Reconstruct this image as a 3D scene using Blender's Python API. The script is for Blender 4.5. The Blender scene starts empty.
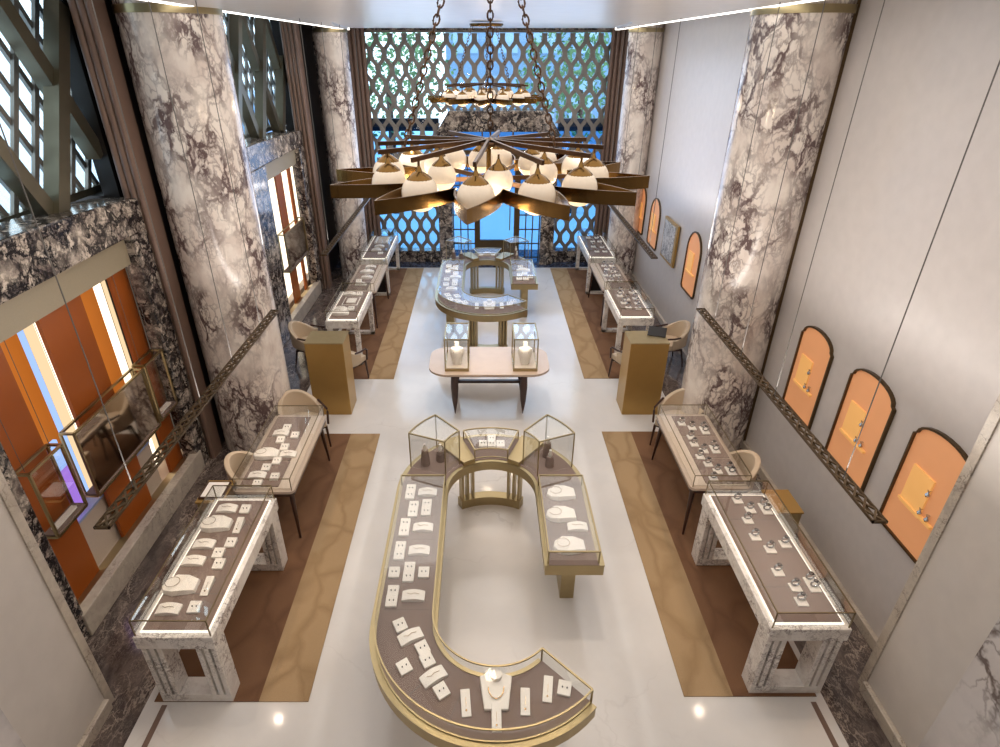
import bpy, bmesh, math, random
from mathutils import Vector, Matrix
random.seed(7)
PI = math.pi
S = bpy.context.scene
COL = S.collection

# ------------------------------------------------------------------ camera
cam_d = bpy.data.cameras.new('camera')
cam = bpy.data.objects.new('camera', cam_d); COL.objects.link(cam)
cam_d.sensor_fit = 'HORIZONTAL'; cam_d.sensor_width = 36.0
cam_d.lens = 587.0 / 1000 * 36.0
cam_d.shift_x = 0.017; cam_d.shift_y = 0.0
cam_d.clip_start = 0.05; cam_d.clip_end = 300
cam.location = (0, 0, 5.3)
cam.rotation_euler = (PI / 2 - math.atan(323.5 / 587), 0, 0)
S.camera = cam

# ------------------------------------------------------------------ world, view, lights
w = bpy.data.worlds.new('daylight'); S.world = w; w.use_nodes = True
wn = w.node_tree.nodes; wl = w.node_tree.links
bg = wn['Background']
tc = wn.new('ShaderNodeTexCoord'); sx = wn.new('ShaderNodeSeparateXYZ')
rp = wn.new('ShaderNodeValToRGB')
rp.color_ramp.elements[0].position = 0.45; rp.color_ramp.elements[0].color = (0.62, 0.72, 0.82, 1)
rp.color_ramp.elements[1].position = 0.62; rp.color_ramp.elements[1].color = (0.86, 0.95, 1.0, 1)
mp = wn.new('ShaderNodeMath'); mp.operation = 'MULTIPLY_ADD'; mp.inputs[1].default_value = .5; mp.inputs[2].default_value = .5
wl.new(tc.outputs['Generated'], sx.inputs[0]); wl.new(sx.outputs['Z'], mp.inputs[0])
wl.new(mp.outputs[0], rp.inputs[0]); wl.new(rp.outputs[0], bg.inputs['Color'])
bg.inputs['Strength'].default_value = 3.2
S.view_settings.view_transform = 'Standard'
S.view_settings.look = 'None'
S.view_settings.gamma = 1.0
S.view_settings.use_curve_mapping = False
S.view_settings.exposure = 0.06

def area(name, loc, sx_, sy_, power, color, rot=(0, 0, 0)):
    d = bpy.data.lights.new(name, 'AREA'); d.shape = 'RECTANGLE'
    d.size = sx_; d.size_y = sy_; d.energy = power; d.color = color
    o = bpy.data.objects.new(name, d); o.location = loc; o.rotation_euler = rot
    COL.objects.link(o); return o
WARM = (1.0, 0.80, 0.62)
NEUT = (1.0, 0.93, 0.87)
area('added_ceiling_fill', (0.0, 7.6, 5.66), 5.4, 13.6, 270, NEUT)  # broad unseen fill lamp added under the ceiling for soft light
# unseen lamps added above the hanging rails to brighten the ceiling and upper walls
for X, y, L in ((-2.65, 5.0, 3.7), (2.83, 5.1, 3.7), (-2.65, 12.2, 5.0), (2.83, 11.6, 4.2)):
    area('added_uplight', (X, y, 2.46), .34, L, 36, NEUT, (PI, 0, 0))
# daylight coming in through the lattice wall at the far end and the left windows
area('far_window_daylight', (0.1, 15.9, 3.3), 5.4, 3.6, 120, (0.50, 0.68, 1.0), (PI / 2, 0, 0)).rotation_euler = (-PI / 2, 0, 0)
def spot(loc, tgt, power, ang, col, blend=.6, r=.04):
    d = bpy.data.lights.new('showcase_spotlight', 'SPOT'); d.energy = power; d.spot_size = math.radians(ang)
    d.spot_blend = blend; d.color = col; d.shadow_soft_size = r
    o = bpy.data.objects.new('showcase_spotlight', d); o.location = loc
    o.rotation_euler = (Vector(tgt) - Vector(loc)).to_track_quat('-Z', 'Y').to_euler()
    COL.objects.link(o)
# track lights under the hanging rails
for X, ys in ((-2.65, (3.6, 4.5, 5.7, 6.6)), (2.83, (3.7, 4.6, 5.8, 6.7))):
    for y in ys:
        spot((X, y, 2.30), (X, y, 0), 30, 84, WARM, 1.0, .03)
for X in (-2.6, 2.83):
    for y in (10.3, 11.6, 13.0):
        spot((X, y, 2.26), (X, y, 0), 24, 84, WARM, 1.0, .03)
for x, y in ((-.7, 4.6), (.9, 4.6), (0.1, 2.8), (0.1, 6.1), (-.45, 8.6), (.6, 8.6), (-.7, 12.3), (.9, 12.3)):
    spot((x * .9 + .01, y, 5.62), (x, y, .9), 150, 28, (1, .88, .76))

# ------------------------------------------------------------------ materials
def newmat(name):
    m = bpy.data.materials.new(name); m.use_nodes = True
    return m, m.node_tree.nodes, m.node_tree.links, m.node_tree.nodes['Principled BSDF']
def plain(name, col, rough=.5, metal=0., emis=None, es=0., bump=0., bscale=60., spec=None, coat=0.):
    m, n, l, b = newmat(name)
    b.inputs['Base Color'].default_value = (*col, 1); b.inputs['Roughness'].default_value = rough
    b.inputs['Metallic'].default_value = metal
    if spec is not None: b.inputs['Specular IOR Level'].default_value = spec
    if coat: b.inputs['Coat Weight'].default_value = coat; b.inputs['Coat Roughness'].default_value = .08
    if emis: b.inputs['Emission Color'].default_value = (*emis, 1); b.inputs['Emission Strength'].default_value = es
    # slight procedural variation
    t = n.new('ShaderNodeTexCoord'); nz = n.new('ShaderNodeTexNoise'); nz.inputs['Scale'].default_value = bscale
    nz.inputs['Detail'].default_value = 3
    l.new(t.outputs['Object'], nz.inputs['Vector'])
    mx = n.new('ShaderNodeMixRGB'); mx.blend_type = 'MULTIPLY'; mx.inputs[0].default_value = .14
    mx.inputs[1].default_value = (*col, 1); l.new(nz.outputs['Fac'], mx.inputs[2]); l.new(mx.outputs[0], b.inputs['Base Color'])
    if bump:
        bp = n.new('ShaderNodeBump'); bp.inputs['Strength'].default_value = bump; bp.inputs['Distance'].default_value = .01
        l.new(nz.outputs['Fac'], bp.inputs['Height']); l.new(bp.outputs[0], b.inputs['Normal'])
    return m
def marble(name, base, base2, vein, scale=2., wid=.06, dist=.5, rough=.15, mask=(.35, .6), fine=.5, stretch=(1, 1, 1), dark=1.0):
    m, n, l, b = newmat(name)
    b.inputs['Roughness'].default_value = rough
    t = n.new('ShaderNodeTexCoord'); mpn = n.new('ShaderNodeMapping'); mpn.inputs['Scale'].default_value = stretch
    mpn.inputs['Rotation'].default_value = (.2, .3, .4)
    l.new(t.outputs['Object'], mpn.inputs[0])
    nz = n.new('ShaderNodeTexNoise'); nz.inputs['Scale'].default_value = scale * .9; nz.inputs['Detail'].default_value = 5
    nz.inputs['Roughness'].default_value = .6
    l.new(mpn.outputs[0], nz.inputs['Vector'])
    vm = n.new('ShaderNodeVectorMath'); vm.operation = 'MULTIPLY_ADD'
    vm.inputs[1].default_value = (dist,) * 3
    l.new(nz.outputs['Color'], vm.inputs[0]); l.new(mpn.outputs[0], vm.inputs[2])
    def vor(sc, w_):
        v = n.new('ShaderNodeTexVoronoi'); v.feature = 'DISTANCE_TO_EDGE'; v.inputs['Scale'].default_value = sc
        l.new(vm.outputs[0], v.inputs['Vector'])
        r = n.new('ShaderNodeValToRGB'); r.color_ramp.elements[0].position = 0; r.color_ramp.elements[0].color = (1, 1, 1, 1)
        r.color_ramp.elements[1].position = w_; r.color_ramp.elements[1].color = (0, 0, 0, 1)
        l.new(v.outputs['Distance'], r.inputs[0]); return r
    a = vor(scale, wid); c = vor(scale * 2.7, wid * 1.3)
    ms = n.new('ShaderNodeTexNoise'); ms.inputs['Scale'].default_value = scale * .55; ms.inputs['Detail'].default_value = 4
    l.new(mpn.outputs[0], ms.inputs['Vector'])
    mr = n.new('ShaderNodeMapRange'); mr.inputs['From Min'].default_value = mask[0]; mr.inputs['From Max'].default_value = mask[1]
    l.new(ms.outputs['Fac'], mr.inputs['Value'])
    m1 = n.new('ShaderNodeMath'); m1.operation = 'MULTIPLY'; l.new(c.outputs[0], m1.inputs[0]); m1.inputs[1].default_value = fine
    m2 = n.new('ShaderNodeMath'); m2.operation = 'ADD'; l.new(a.outputs[0], m2.inputs[0]); l.new(m1.outputs[0], m2.inputs[1]); m2.use_clamp = True
    m3 = n.new('ShaderNodeMath'); m3.operation = 'MULTIPLY'; l.new(m2.outputs[0], m3.inputs[0]); l.new(mr.outputs[0], m3.inputs[1])
    m4 = n.new('ShaderNodeMath'); m4.operation = 'MULTIPLY'; l.new(m3.outputs[0], m4.inputs[0]); m4.inputs[1].default_value = dark
    n2 = n.new('ShaderNodeTexNoise'); n2.inputs['Scale'].default_value = scale * 1.3; n2.inputs['Detail'].default_value = 6
    l.new(vm.outputs[0], n2.inputs['Vector'])
    r2 = n.new('ShaderNodeMapRange'); r2.inputs['From Min'].default_value = .38; r2.inputs['From Max'].default_value = .64
    l.new(n2.outputs['Fac'], r2.inputs['Value'])
    bm_ = n.new('ShaderNodeMixRGB'); bm_.inputs[1].default_value = (*base, 1); bm_.inputs[2].default_value = (*base2, 1)
    l.new(r2.outputs[0], bm_.inputs[0])
    fm = n.new('ShaderNodeMixRGB'); fm.inputs[2].default_value = (*vein, 1)
    l.new(bm_.outputs[0], fm.inputs[1]); l.new(m4.outputs[0], fm.inputs[0]); l.new(fm.outputs[0], b.inputs['Base Color'])
    return m
def glass(name, tint=(1, 1, 1), refl=.9, rough=.0, trans=None):
    m = bpy.data.materials.new(name); m.use_nodes = True; n = m.node_tree.nodes; l = m.node_tree.links
    n.remove(n['Principled BSDF']); out = n['Material Output']
    tr = n.new('ShaderNodeBsdfTransparent'); tr.inputs[0].default_value = (*tint, 1)
    gl = n.new('ShaderNodeBsdfGlossy'); gl.inputs['Roughness'].default_value = rough; gl.inputs[0].default_value = (1, 1, 1, 1)
    fr = n.new('ShaderNodeFresnel'); fr.inputs['IOR'].default_value = 1.45
    mu = n.new('ShaderNodeMath'); mu.operation = 'MULTIPLY'; mu.inputs[1].default_value = refl; l.new(fr.outputs[0], mu.inputs[0])
    mx = n.new('ShaderNodeMixShader'); l.new(mu.outputs[0], mx.inputs[0]); l.new(tr.outputs[0], mx.inputs[1]); l.new(gl.outputs[0], mx.inputs[2])
    l.new(mx.outputs[0], out.inputs['Surface']); return m
def emit(name, col, s):
    m = bpy.data.materials.new(name); m.use_nodes = True; n = m.node_tree.nodes; l = m.node_tree.links
    n.remove(n['Principled BSDF']); e = n.new('ShaderNodeEmission'); e.inputs[0].default_value = (*col, 1); e.inputs[1].default_value = s
    l.new(e.outputs[0], n['Material Output'].inputs['Surface']); return m

M = {}
M['col'] = marble('column_marble', (.80, .73, .66), (.66, .57, .51), (.10, .06, .06), 3.3, .115, .55, .15, (.36, .56), .7, (1, 1, .62), .95)
M['white_marble'] = marble('white_marble', (.82, .78, .73), (.70, .65, .60), (.16, .12, .11), 4.2, .06, .9, .18, (.44, .60), .6, dark=.85)
M['piermarble'] = marble('pier_marble', (.60, .56, .54), (.50, .47, .46), (.15, .12, .11), 1.6, .07, .9, .15, (.42, .6), .7)
M['dark_marble'] = marble('dark_marble', (.055, .040, .037), (.13, .10, .088), (.42, .34, .28), 3.2, .05, .9, .12, (.40, .65), .6, (1.6, .8, 1))
M['surround'] = marble('black_white_marble', (.56, .48, .40), (.10, .075, .07), (.014, .012, .014), 4.8, .15, .45, .14, (.25, .48), .8)
M['surround_blue'] = M['surround']
M['blue_marble'] = marble('blue_black_marble', (.02, .03, .06), (.05, .07, .13), (.15, .18, .25), 4, .05, .6, .08)
M['curb'] = marble('pale_stone', (.52, .46, .38), (.42, .36, .30), (.2, .16, .13), 5, .04, .5, .3, (.4, .6))
M['floor'] = marble('floor_cream_marble', (.72, .69, .66), (.66, .635, .61), (.42, .38, .35), .8, .012, 1.2, .10, (.50, .66), .3, dark=.35)
M['wall'] = plain('wall_plaster', (.60, .555, .53), .34, spec=.5, bscale=8)
M['pier'] = plain('pier_plaster', (.62, .57, .52), .4, bscale=6)
M['ceil'] = plain('ceiling_gloss', (.74, .72, .71), .30, bscale=5, spec=.25)
M['brass'] = plain('satin_brass', (.43, .35, .20), .32, 1., bscale=20)
M['edge'] = plain('dull_brass_edge', (.22, .175, .10), .4, .9, bscale=20)
M['railm'] = plain('rail_bronze', (.17, .115, .065), .45, .8, bscale=40)
M['brassd'] = plain('champagne_panel', (.46, .36, .19), .40, .75, bscale=12)
M['gold'] = plain('podium_gold', (.50, .31, .10), .42, .6, bscale=5)
M['bronze'] = plain('dark_bronze', (.13, .085, .045), .38, .9, bscale=20)
M['olive'] = plain('lattice_bronze', (.20, .18, .13), .30, .85, bscale=10)
M['lat'] = plain('lattice_grey_bronze', (.25, .235, .215), .45, .4, bscale=15)
M['brown'] = plain('brown_fluted_leather', (.19, .12, .09), .35, bscale=8)
M['black'] = plain('black_recess', (.008, .006, .006), .4)
M['taupe'] = plain('taupe_suede', (.225, .160, .135), .8, bump=.1, bscale=200)
M['cream'] = plain('cream_pad_leather', (.92, .87, .81), .5, bscale=90)
M['creamb'] = plain('cream_lining', (.62, .52, .43), .6)
M['jewel'] = plain('gold_jewellery', (.55, .38, .2), .25, 1.)
M['jeweld'] = plain('dark_stones', (.03, .025, .025), .15)
M['steel'] = plain('watch_steel', (.6, .6, .6), .2, 1.)
M['wood'] = plain('dark_walnut', (.045, .016, .010), .28, bscale=30)
M['paleframe'] = plain('pale_lacquer_rim', (.50, .40, .32), .3)
M['chair'] = plain('cream_upholstery', (.58, .46, .33), .7, bump=.1, bscale=120)
M['glass'] = glass('case_glass', (.985, .99, .985), .17)
M['mirror'] = plain('antique_mirror', (.68, .62, .54), .06, 1.)
M['blueglass'] = glass('blue_glow_glass', (.46, .70, .90), .35)  # blue glow from the street outside put into the pane tint
M['clearglass'] = glass('window_glass', (.9, .97, 1.0), .35)
M['globe'] = plain('opal_glass', (.80, .70, .58), .25, emis=(1, .72, .42), es=.10)
M['globe_lit'] = plain('opal_glass_lit', (.9, .8, .65), .3, emis=(1, .74, .40), es=.75)
M['chandbrass'] = plain('chandelier_brass', (.20, .115, .038), .22, 1., bscale=9)
M['chain'] = plain('chain_bronze', (.11, .062, .035), .35, 1.)
M['cove'] = emit('cove_light_strip', (1, .95, .88), 4.0)
M['cablem'] = plain('steel_cable', (.16, .15, .14), .7, .0, spec=.1)
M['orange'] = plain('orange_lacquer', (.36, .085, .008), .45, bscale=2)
M['orangel'] = plain('orange_lacquer_lit', (.62, .20, .03), .45, emis=(1, .33, .04), es=.22, bscale=2)  # lit look of the rear panels put into paler colour and emission
M['strip'] = emit('display_light_panel', (1, .86, .66), 2.1)
M['paleblue'] = emit('window_daylight_strip', (.38, .56, 1.0), 1.1)
M['stripd'] = emit('display_light_panel_dim', (1, .72, .42), 1.0)
M['bluetop'] = plain('pale_blue_plinth', (.35, .45, .75), .3)
M['header'] = plain('beige_header', (.30, .25, .17), .5)
M['navy'] = plain('navy_awning', (.03, .05, .11), .5)
M['purple'] = emit('purple_screen', (.48, .24, .95), .9)
M['led'] = emit('led_lip', (1, .9, .78), 1.6)
M['seam'] = plain('seam', (.16, .15, .14), .6)
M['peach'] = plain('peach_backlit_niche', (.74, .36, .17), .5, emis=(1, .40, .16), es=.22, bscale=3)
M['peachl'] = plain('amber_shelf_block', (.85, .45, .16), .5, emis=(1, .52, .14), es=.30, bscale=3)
M['paper'] = marble('grey_photo_print', (.7, .68, .66), (.4, .38, .38), (.12, .12, .12), 6, .12, .6, .5, (.3, .5))
M['leaf'] = plain('street_foliage', (.10, .22, .10), .7, bscale=6)
M['facade'] = plain('street_facade', (.17, .30, .50), .5, bscale=.6)
M['facadew'] = plain('facade_glazing', (.28, .45, .68), .2, bscale=1.2)
M['street'] = plain('street_paving', (.55, .66, .80), .6)
# walnut / pale wood console top, rug
def rugmat(name, c1, c2, sc):
    m, n, l, b = newmat(name); b.inputs['Roughness'].default_value = .95; b.inputs['Specular IOR Level'].default_value = .1
    t = n.new('ShaderNodeTexCoord')
    nz = n.new('ShaderNodeTexNoise'); nz.inputs['Scale'].default_value = .9; nz.inputs['Detail'].default_value = 3
    l.new(t.outputs['Object'], nz.inputs['Vector'])
    wv = n.new('ShaderNodeTexVoronoi'); wv.feature = 'DISTANCE_TO_EDGE'; wv.inputs['Scale'].default_value = sc
    vm = n.new('ShaderNodeVectorMath'); vm.operation = 'MULTIPLY_ADD'; vm.inputs[1].default_value = (.8, .8, .8)
    mpn = n.new('ShaderNodeMapping'); mpn.inputs['Scale'].default_value = (1.1, .5, 1); mpn.inputs['Rotation'].default_value = (0, 0, .7)
    l.new(t.outputs['Object'], mpn.inputs[0]); l.new(nz.outputs['Color'], vm.inputs[0]); l.new(mpn.outputs[0], vm.inputs[2])
    l.new(vm.outputs[0], wv.inputs['Vector'])
    r = n.new('ShaderNodeValToRGB'); r.color_ramp.elements[0].color = (*c2, 1); r.color_ramp.elements[1].color = (*c1, 1)
    r.color_ramp.elements[1].position = .16
    l.new(wv.outputs['Distance'], r.inputs[0])
    n3 = n.new('ShaderNodeTexNoise'); n3.inputs['Scale'].default_value = 140
    l.new(t.outputs['Object'], n3.inputs['Vector'])
    mx = n.new('ShaderNodeMixRGB'); mx.blend_type = 'MULTIPLY'; mx.inputs[0].default_value = .35
    l.new(r.outputs[0], mx.inputs[1]); l.new(n3.outputs['Fac'], mx.inputs[2]); l.new(mx.outputs[0], b.inputs['Base Color'])
    bp = n.new('ShaderNodeBump'); bp.inputs['Strength'].default_value = .4; bp.inputs['Distance'].default_value = .004
    l.new(n3.outputs['Fac'], bp.inputs['Height']); l.new(bp.outputs[0], b.inputs['Normal'])
    return m
M['rug'] = rugmat('rug_brown', (.235, .125, .068), (.185, .095, .052), 2.3)
M['rugb'] = rugmat('rug_tan_border', (.46, .315, .175), (.37, .245, .13), 2.6)
M['burl'] = plain('console_pale_burl', (.60, .455, .345), .22, bscale=5)

# ------------------------------------------------------------------ mesh helpers
class MB:
    def __init__(s): s.v = []; s.f = []
    def add(s, vs, fs):
        o = len(s.v); s.v += [tuple(p) for p in vs]; s.f += [tuple(i + o for i in f) for f in fs]; return s
    def box(s, x0, x1, y0, y1, z0, z1, mat=None):
        vs = [(x, y, z) for z in (z0, z1) for y in (y0, y1) for x in (x0, x1)]
        if mat is not None: vs = [mat @ Vector(p) for p in vs]
        return s.add(vs, [(0, 2, 3, 1), (4, 5, 7, 6), (0, 1, 5, 4), (2, 6, 7, 3), (0, 4, 6, 2), (1, 3, 7, 5)])
    def prism(s, pts, z0, z1):
        n = len(pts)
        vs = [(x, y, z0) for x, y in pts] + [(x, y, z1) for x, y in pts]
        return s.add(vs, [tuple(range(n - 1, -1, -1)), tuple(range(n, 2 * n))] + [(i, (i + 1) % n, n + (i + 1) % n, n + i) for i in range(n)])
    def quads(s, ringa, ringb, z0, z1):
        """solid strip between polylines ringa and ringb (same count) from z0 to z1"""
        n = len(ringa); vs = []
        for a, b in zip(ringa, ringb):
            vs += [(a[0], a[1], z0), (b[0], b[1], z0), (b[0], b[1], z1), (a[0], a[1], z1)]
        fs = [(0, 1, 2, 3), tuple(4 * (n - 1) + k for k in (3, 2, 1, 0))]
        for i in range(n - 1):
            o = 4 * i; p = o + 4
            for k in range(4):
                k2 = (k + 1) % 4; fs.append((o + k, p + k, p + k2, o + k2))
        return s.add(vs, fs)
    def bar(s, a, b, w, h=None, up=(0, 0, 1)):
        """rectangular bar between two points; w across, h along up"""
        h = h or w; a = Vector(a); b = Vector(b); d = (b - a).normalized(); u = Vector(up)
        if abs(d.dot(u)) > .98: u = Vector((0, 1, 0))
        r = d.cross(u).normalized(); u = r.cross(d).normalized()
        vs = [p + r * i * w / 2 + u * j * h / 2 for p in (a, b) for i, j in ((-1, -1), (1, -1), (1, 1), (-1, 1))]
        return s.add(vs, [(3, 2, 1, 0), (4, 5, 6, 7)] + [(i, (i + 1) % 4, 4 + (i + 1) % 4, 4 + i) for i in range(4)])
    def tube(s, pts, rad, n=8, closed=False):
        pts = [Vector(p) for p in pts]; k = len(pts); rs = rad if isinstance(rad, (list, tuple)) else [rad] * k
        vs = []
        for i, p in enumerate(pts):
            if closed: d = (pts[(i + 1) % k] - pts[i - 1]).normalized()
            else: d = (pts[min(i + 1, k - 1)] - pts[max(i - 1, 0)]).normalized()
            u = Vector((0, 0, 1)) if abs(d.z) < .95 else Vector((0, 1, 0))
            r = d.cross(u).normalized(); u = r.cross(d)
            vs += [p + (r * math.cos(2 * PI * j / n) + u * math.sin(2 * PI * j / n)) * rs[i] for j in range(n)]
        fs = []
        for i in range(k if closed else k - 1):
            o = i * n; q = ((i + 1) % k) * n
            fs += [(o + j, o + (j + 1) % n, q + (j + 1) % n, q + j) for j in range(n)]
        if not closed: fs += [tuple(range(n - 1, -1, -1)), tuple((k - 1) * n + j for j in range(n))]
        return s.add(vs, fs)
    def lathe(s, prof, c=(0, 0, 0), n=24, sx=1, sy=1):
        vs = []; k = len(prof)
        for r, z in prof: vs += [(c[0] + r * math.cos(2 * PI * j / n) * sx, c[1] + r * math.sin(2 * PI * j / n) * sy, c[2] + z) for j in range(n)]
        fs = [(i * n + j, i * n + (j + 1) % n, (i + 1) * n + (j + 1) % n, (i + 1) * n + j) for i in range(k - 1) for j in range(n)]
        fs += [tuple(range(n - 1, -1, -1)), tuple((k - 1) * n + j for j in range(n))]
        return s.add(vs, fs)
    def build(s, name, mat, parent=None, smooth=False, bevel=0, **tags):
        me = bpy.data.meshes.new(name); me.from_pydata(s.v, [], s.f); me.materials.append(mat if not isinstance(mat, str) else M[mat])
        bm = bmesh.new(); bm.from_mesh(me); bmesh.ops.recalc_face_normals(bm, faces=bm.faces); bm.to_mesh(me); bm.free()
        o = bpy.data.objects.new(name, me); COL.objects.link(o)
        if smooth:
            for p in me.polygons: p.use_smooth = True
            try: me.set_sharp_from_angle(angle=math.radians(40))
            except Exception: pass
        if bevel:
            md = o.modifiers.new('bevel', 'BEVEL'); md.width = bevel; md.segments = 2; md.limit_method = 'ANGLE'
        if parent: 
            o.parent = parent
        for k, v in tags.items(): o[k] = v
        return o
def tag(o, label, cat, group=None, kind=None):
    o['label'] = label; o['category'] = cat
    if group: o['group'] = group
    if kind: o['kind'] = kind
    return o
def empty(name, loc=(0, 0, 0), rz=0, label=None, cat=None, group=None):
    o = bpy.data.objects.new(name, None); COL.objects.link(o); o.location = loc; o.rotation_euler = (0, 0, rz)
    o.empty_display_size = .1
    if label: tag(o, label, cat, group)
    return o
def copy_tree(o, parent=None):
    c = o.copy(); COL.objects.link(c)
    if parent: c.parent = parent
    for ch in list(o.children): copy_tree(ch, c)
    return c
def struct(name, mb, mat, **kw):
    o = mb.build(name, mat, **kw); o['kind'] = 'structure'; return o
def arc(cx, cy, r, a0, a1, n=24):
    return [(cx + r * math.cos(math.radians(a0 + (a1 - a0) * i / n)), cy + r * math.sin(math.radians(a0 + (a1 - a0) * i / n))) for i in range(n + 1)]
ORD = ['nearest', 'second', 'third', 'fourth', 'fifth', 'sixth', 'seventh', 'eighth', 'ninth', 'tenth', 'eleventh', 'twelfth', 'thirteenth', 'fourteenth', 'fifteenth', 'sixteenth', 'seventeenth', 'eighteenth', 'nineteenth', 'twentieth', 'twenty-first', 'twenty-second']

#%%ROOM
# ------------------------------------------------------------------ room shell
XL, XR, YB, ZC = -4.05, 3.97, 16.3, 5.75
struct('floor', MB().box(-3.12, 3.18, -3, 15.72, -.12, 0), 'floor')
struct('floor_border_left', MB().box(-4.9, -3.12, -3, 15.72, -.12, 0), 'dark_marble')
struct('floor_border_right', MB().box(3.18, 4.3, -3, 15.72, -.12, 0), 'dark_marble')
struct('floor_border_back', MB().box(-4.9, 4.3, 15.72, 17.4, -.12, 0), 'blue_marble')
struct('trim_1', MB().box(-2.965, -2.915, -3, 3.27, -.002, .003), M['brown'])
struct('trim_2', MB().box(3.04, 3.09, -3, 3.3, -.002, .003), M['brown'])
# right wall and its base board
struct('wall_right', MB().box(XR, XR + .3, 3.3, YB + .4, -.1, 6.2), 'wall')
struct('baseboard_right', MB().box(XR - .05, XR, 3.4, YB, 0, .13), 'curb', bevel=.008)
struct('trim_3', MB().box(XR - .003, XR + .002, 9.2, 9.212, .13, 6.1), 'seam')
# near piers
struct('wall_pier_right', MB().box(3.60, 4.3, -3, 3.42, -.05, 6.2), 'pier')
struct('baseboard_pier_right', MB().box(3.55, 3.60, -3, 3.42, 0, .13), 'curb', bevel=.008)
struct('trim_7', MB().box(3.585, 3.66, 3.42, 3.50, 0, 6.0), 'curb')
struct('trim_8', MB().box(3.545, 3.60, -3, 2.72, .13, 6.0), 'piermarble')
struct('wall_pier_left', MB().box(-4.9, -3.45, -3, 3.25, -.05, 6.2), 'pier')
struct('baseboard_pier_left', MB().box(-3.45, -3.40, -3, 3.25, 0, .13), 'curb', bevel=.008)
struct('trim_9', MB().box(-3.50, -3.435, 3.25, 3.33, 0, 6.0), 'curb')
struct('trim_10', MB().box(-3.45, -3.395, -3, 2.48, .13, 6.0), 'piermarble')
struct('wall_front', MB().box(-5.0, 4.4, -3.2, -3.0, -.12, 6.15), 'wall')
# ceiling: upper slab, lower glossy panel with cove strips, shallow curved step
struct('ceiling', MB().box(-5.0, 4.4, -3.2, 17.2, 6.0, 6.15), 'ceil')
struct('ceiling_panel', MB().box(-3.02, 2.99, -3, 15.6, 5.74, 5.84), 'ceil')
pts = [(-3.0, -3), (2.97, -3), (2.97, 15.0)] + [(-.02 + 2.9 * math.cos(math.radians(a)), 15.2 - 7.6 * math.sin(math.radians(a))) for a in range(4, 177, 4)] + [(-3.0, 15.0)]
struct('ceiling_step', MB().prism(pts, 5.70, 5.74), 'ceil')
struct('ceiling_light_strip_left', MB().box(-3.15, -3.04, -2.9, 15.5, 5.70, 5.74), 'cove')
struct('ceiling_light_strip_right', MB().box(3.01, 3.12, -2.9, 15.5, 5.70, 5.74), 'cove')
struct('trim_11', MB().box(-3.165, -3.02, -2.9, 15.5, 5.74, 5.80), 'ceil')
struct('trim_12', MB().box(2.99, 3.135, -2.9, 15.5, 5.74, 5.80), 'ceil')

# left wall -----------------------------------------------------------
struct('wall_left', MB().box(-4.46, XL - .22, 7.05, 8.2, 0, 5.99).box(-4.95, -4.46, 7.05, 8.2, 0, 3.8).box(-4.44, XL - .05, 14.3, 16.25, 0, 5.99).box(-4.95, -4.46, 15.0, 16.25, 0, 3.72), 'black')
def surround(idx, y0, y1, oy0, oy1, zt, arch):
    m = MB()
    m.box(XL - .45, XL, y0, oy0, 0, 3.42)            # jambs
    m.box(XL - .20, XL, oy1, y1, 0, 3.42)
    # header with slightly arched top
    n = 14; a = []; b = []
    for i in range(n + 1):
        y = y0 + (y1 - y0) * i / n; t = (i / n - .35) / .65
        a.append((y, zt + arch * (1 - min(1, abs(t)) ** 2)))
    vs = []
    for y, z in a: vs += [(XL, y, 3.42), (XL, y, z), (XL - .5, y, z), (XL - .5, y, 3.42)]
    fs = [(0, 1, 2, 3), tuple(4 * n + k for k in (3, 2, 1, 0))]
    for i in range(n):
        for k in range(4): fs.append((4 * i + k, 4 * i + 4 + k, 4 * i + 4 + (k + 1) % 4, 4 * i + (k + 1) % 4))
    m.add(vs, fs)
    struct('wall_left_surround', m, 'surround', bevel=.02)
    struct('trim_%d' % (13 + idx * 3), MB().box(XL - .20, XL - .12, oy0, oy1, 3.08, 3.42), 'header')
    struct('trim_%d' % (14 + idx * 3), MB().box(XL - .10, XL + .02, oy0 - .05, oy1 + .1, 0, .30), 'curb', bevel=.01)
    struct('trim_%d' % (15 + idx * 3), MB().add([(XL - .10, oy0, .29), (XL - .10, oy1, .29), (XL - .32, oy1, .15), (XL - .32, oy0, .15), (XL - .10, oy0, 0), (XL - .10, oy1, 0), (XL - .32, oy1, 0), (XL - .32, oy0, 0)],
        [(0, 1, 2, 3), (4, 5, 6, 7), (0, 1, 5, 4), (1, 2, 6, 5), (2, 3, 7, 6), (3, 0, 4, 7)]), 'brassd')
surround(0, 3.25, 7.05, 4.05, 6.72, 3.78, .12)
surround(1, 8.2, 14.3, 11.45, 13.75, 3.72, .12)
def lattice_strip(m, X, y0, y1, z0, z1, dy, slope, wd, th, sgn):
    """diagonal bars clipped to the opening, running in the Y-Z plane"""
    H_ = z1 - z0; run = H_ * slope
    y = y0 - run
    while y < y1 + run:
        ya, za, yb, zb = y, z0, y + sgn * run, z1
        pa, pb = (ya, za), (yb, zb)
        lo, hi = 0., 1.
        d = yb - ya
        if abs(d) > 1e-6:
            t0 = (y0 - ya) / d; t1 = (y1 - ya) / d
            lo = max(lo, min(t0, t1)); hi = min(hi, max(t0, t1))
        if hi - lo > .02:
            A = (X, ya + d * lo, za + H_ * lo); B = (X, ya + d * hi, za + H_ * hi)
            m.bar(A, B, th, wd, up=(0, 1, 0) if False else (0, H_, -d))
        y += dy
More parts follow.
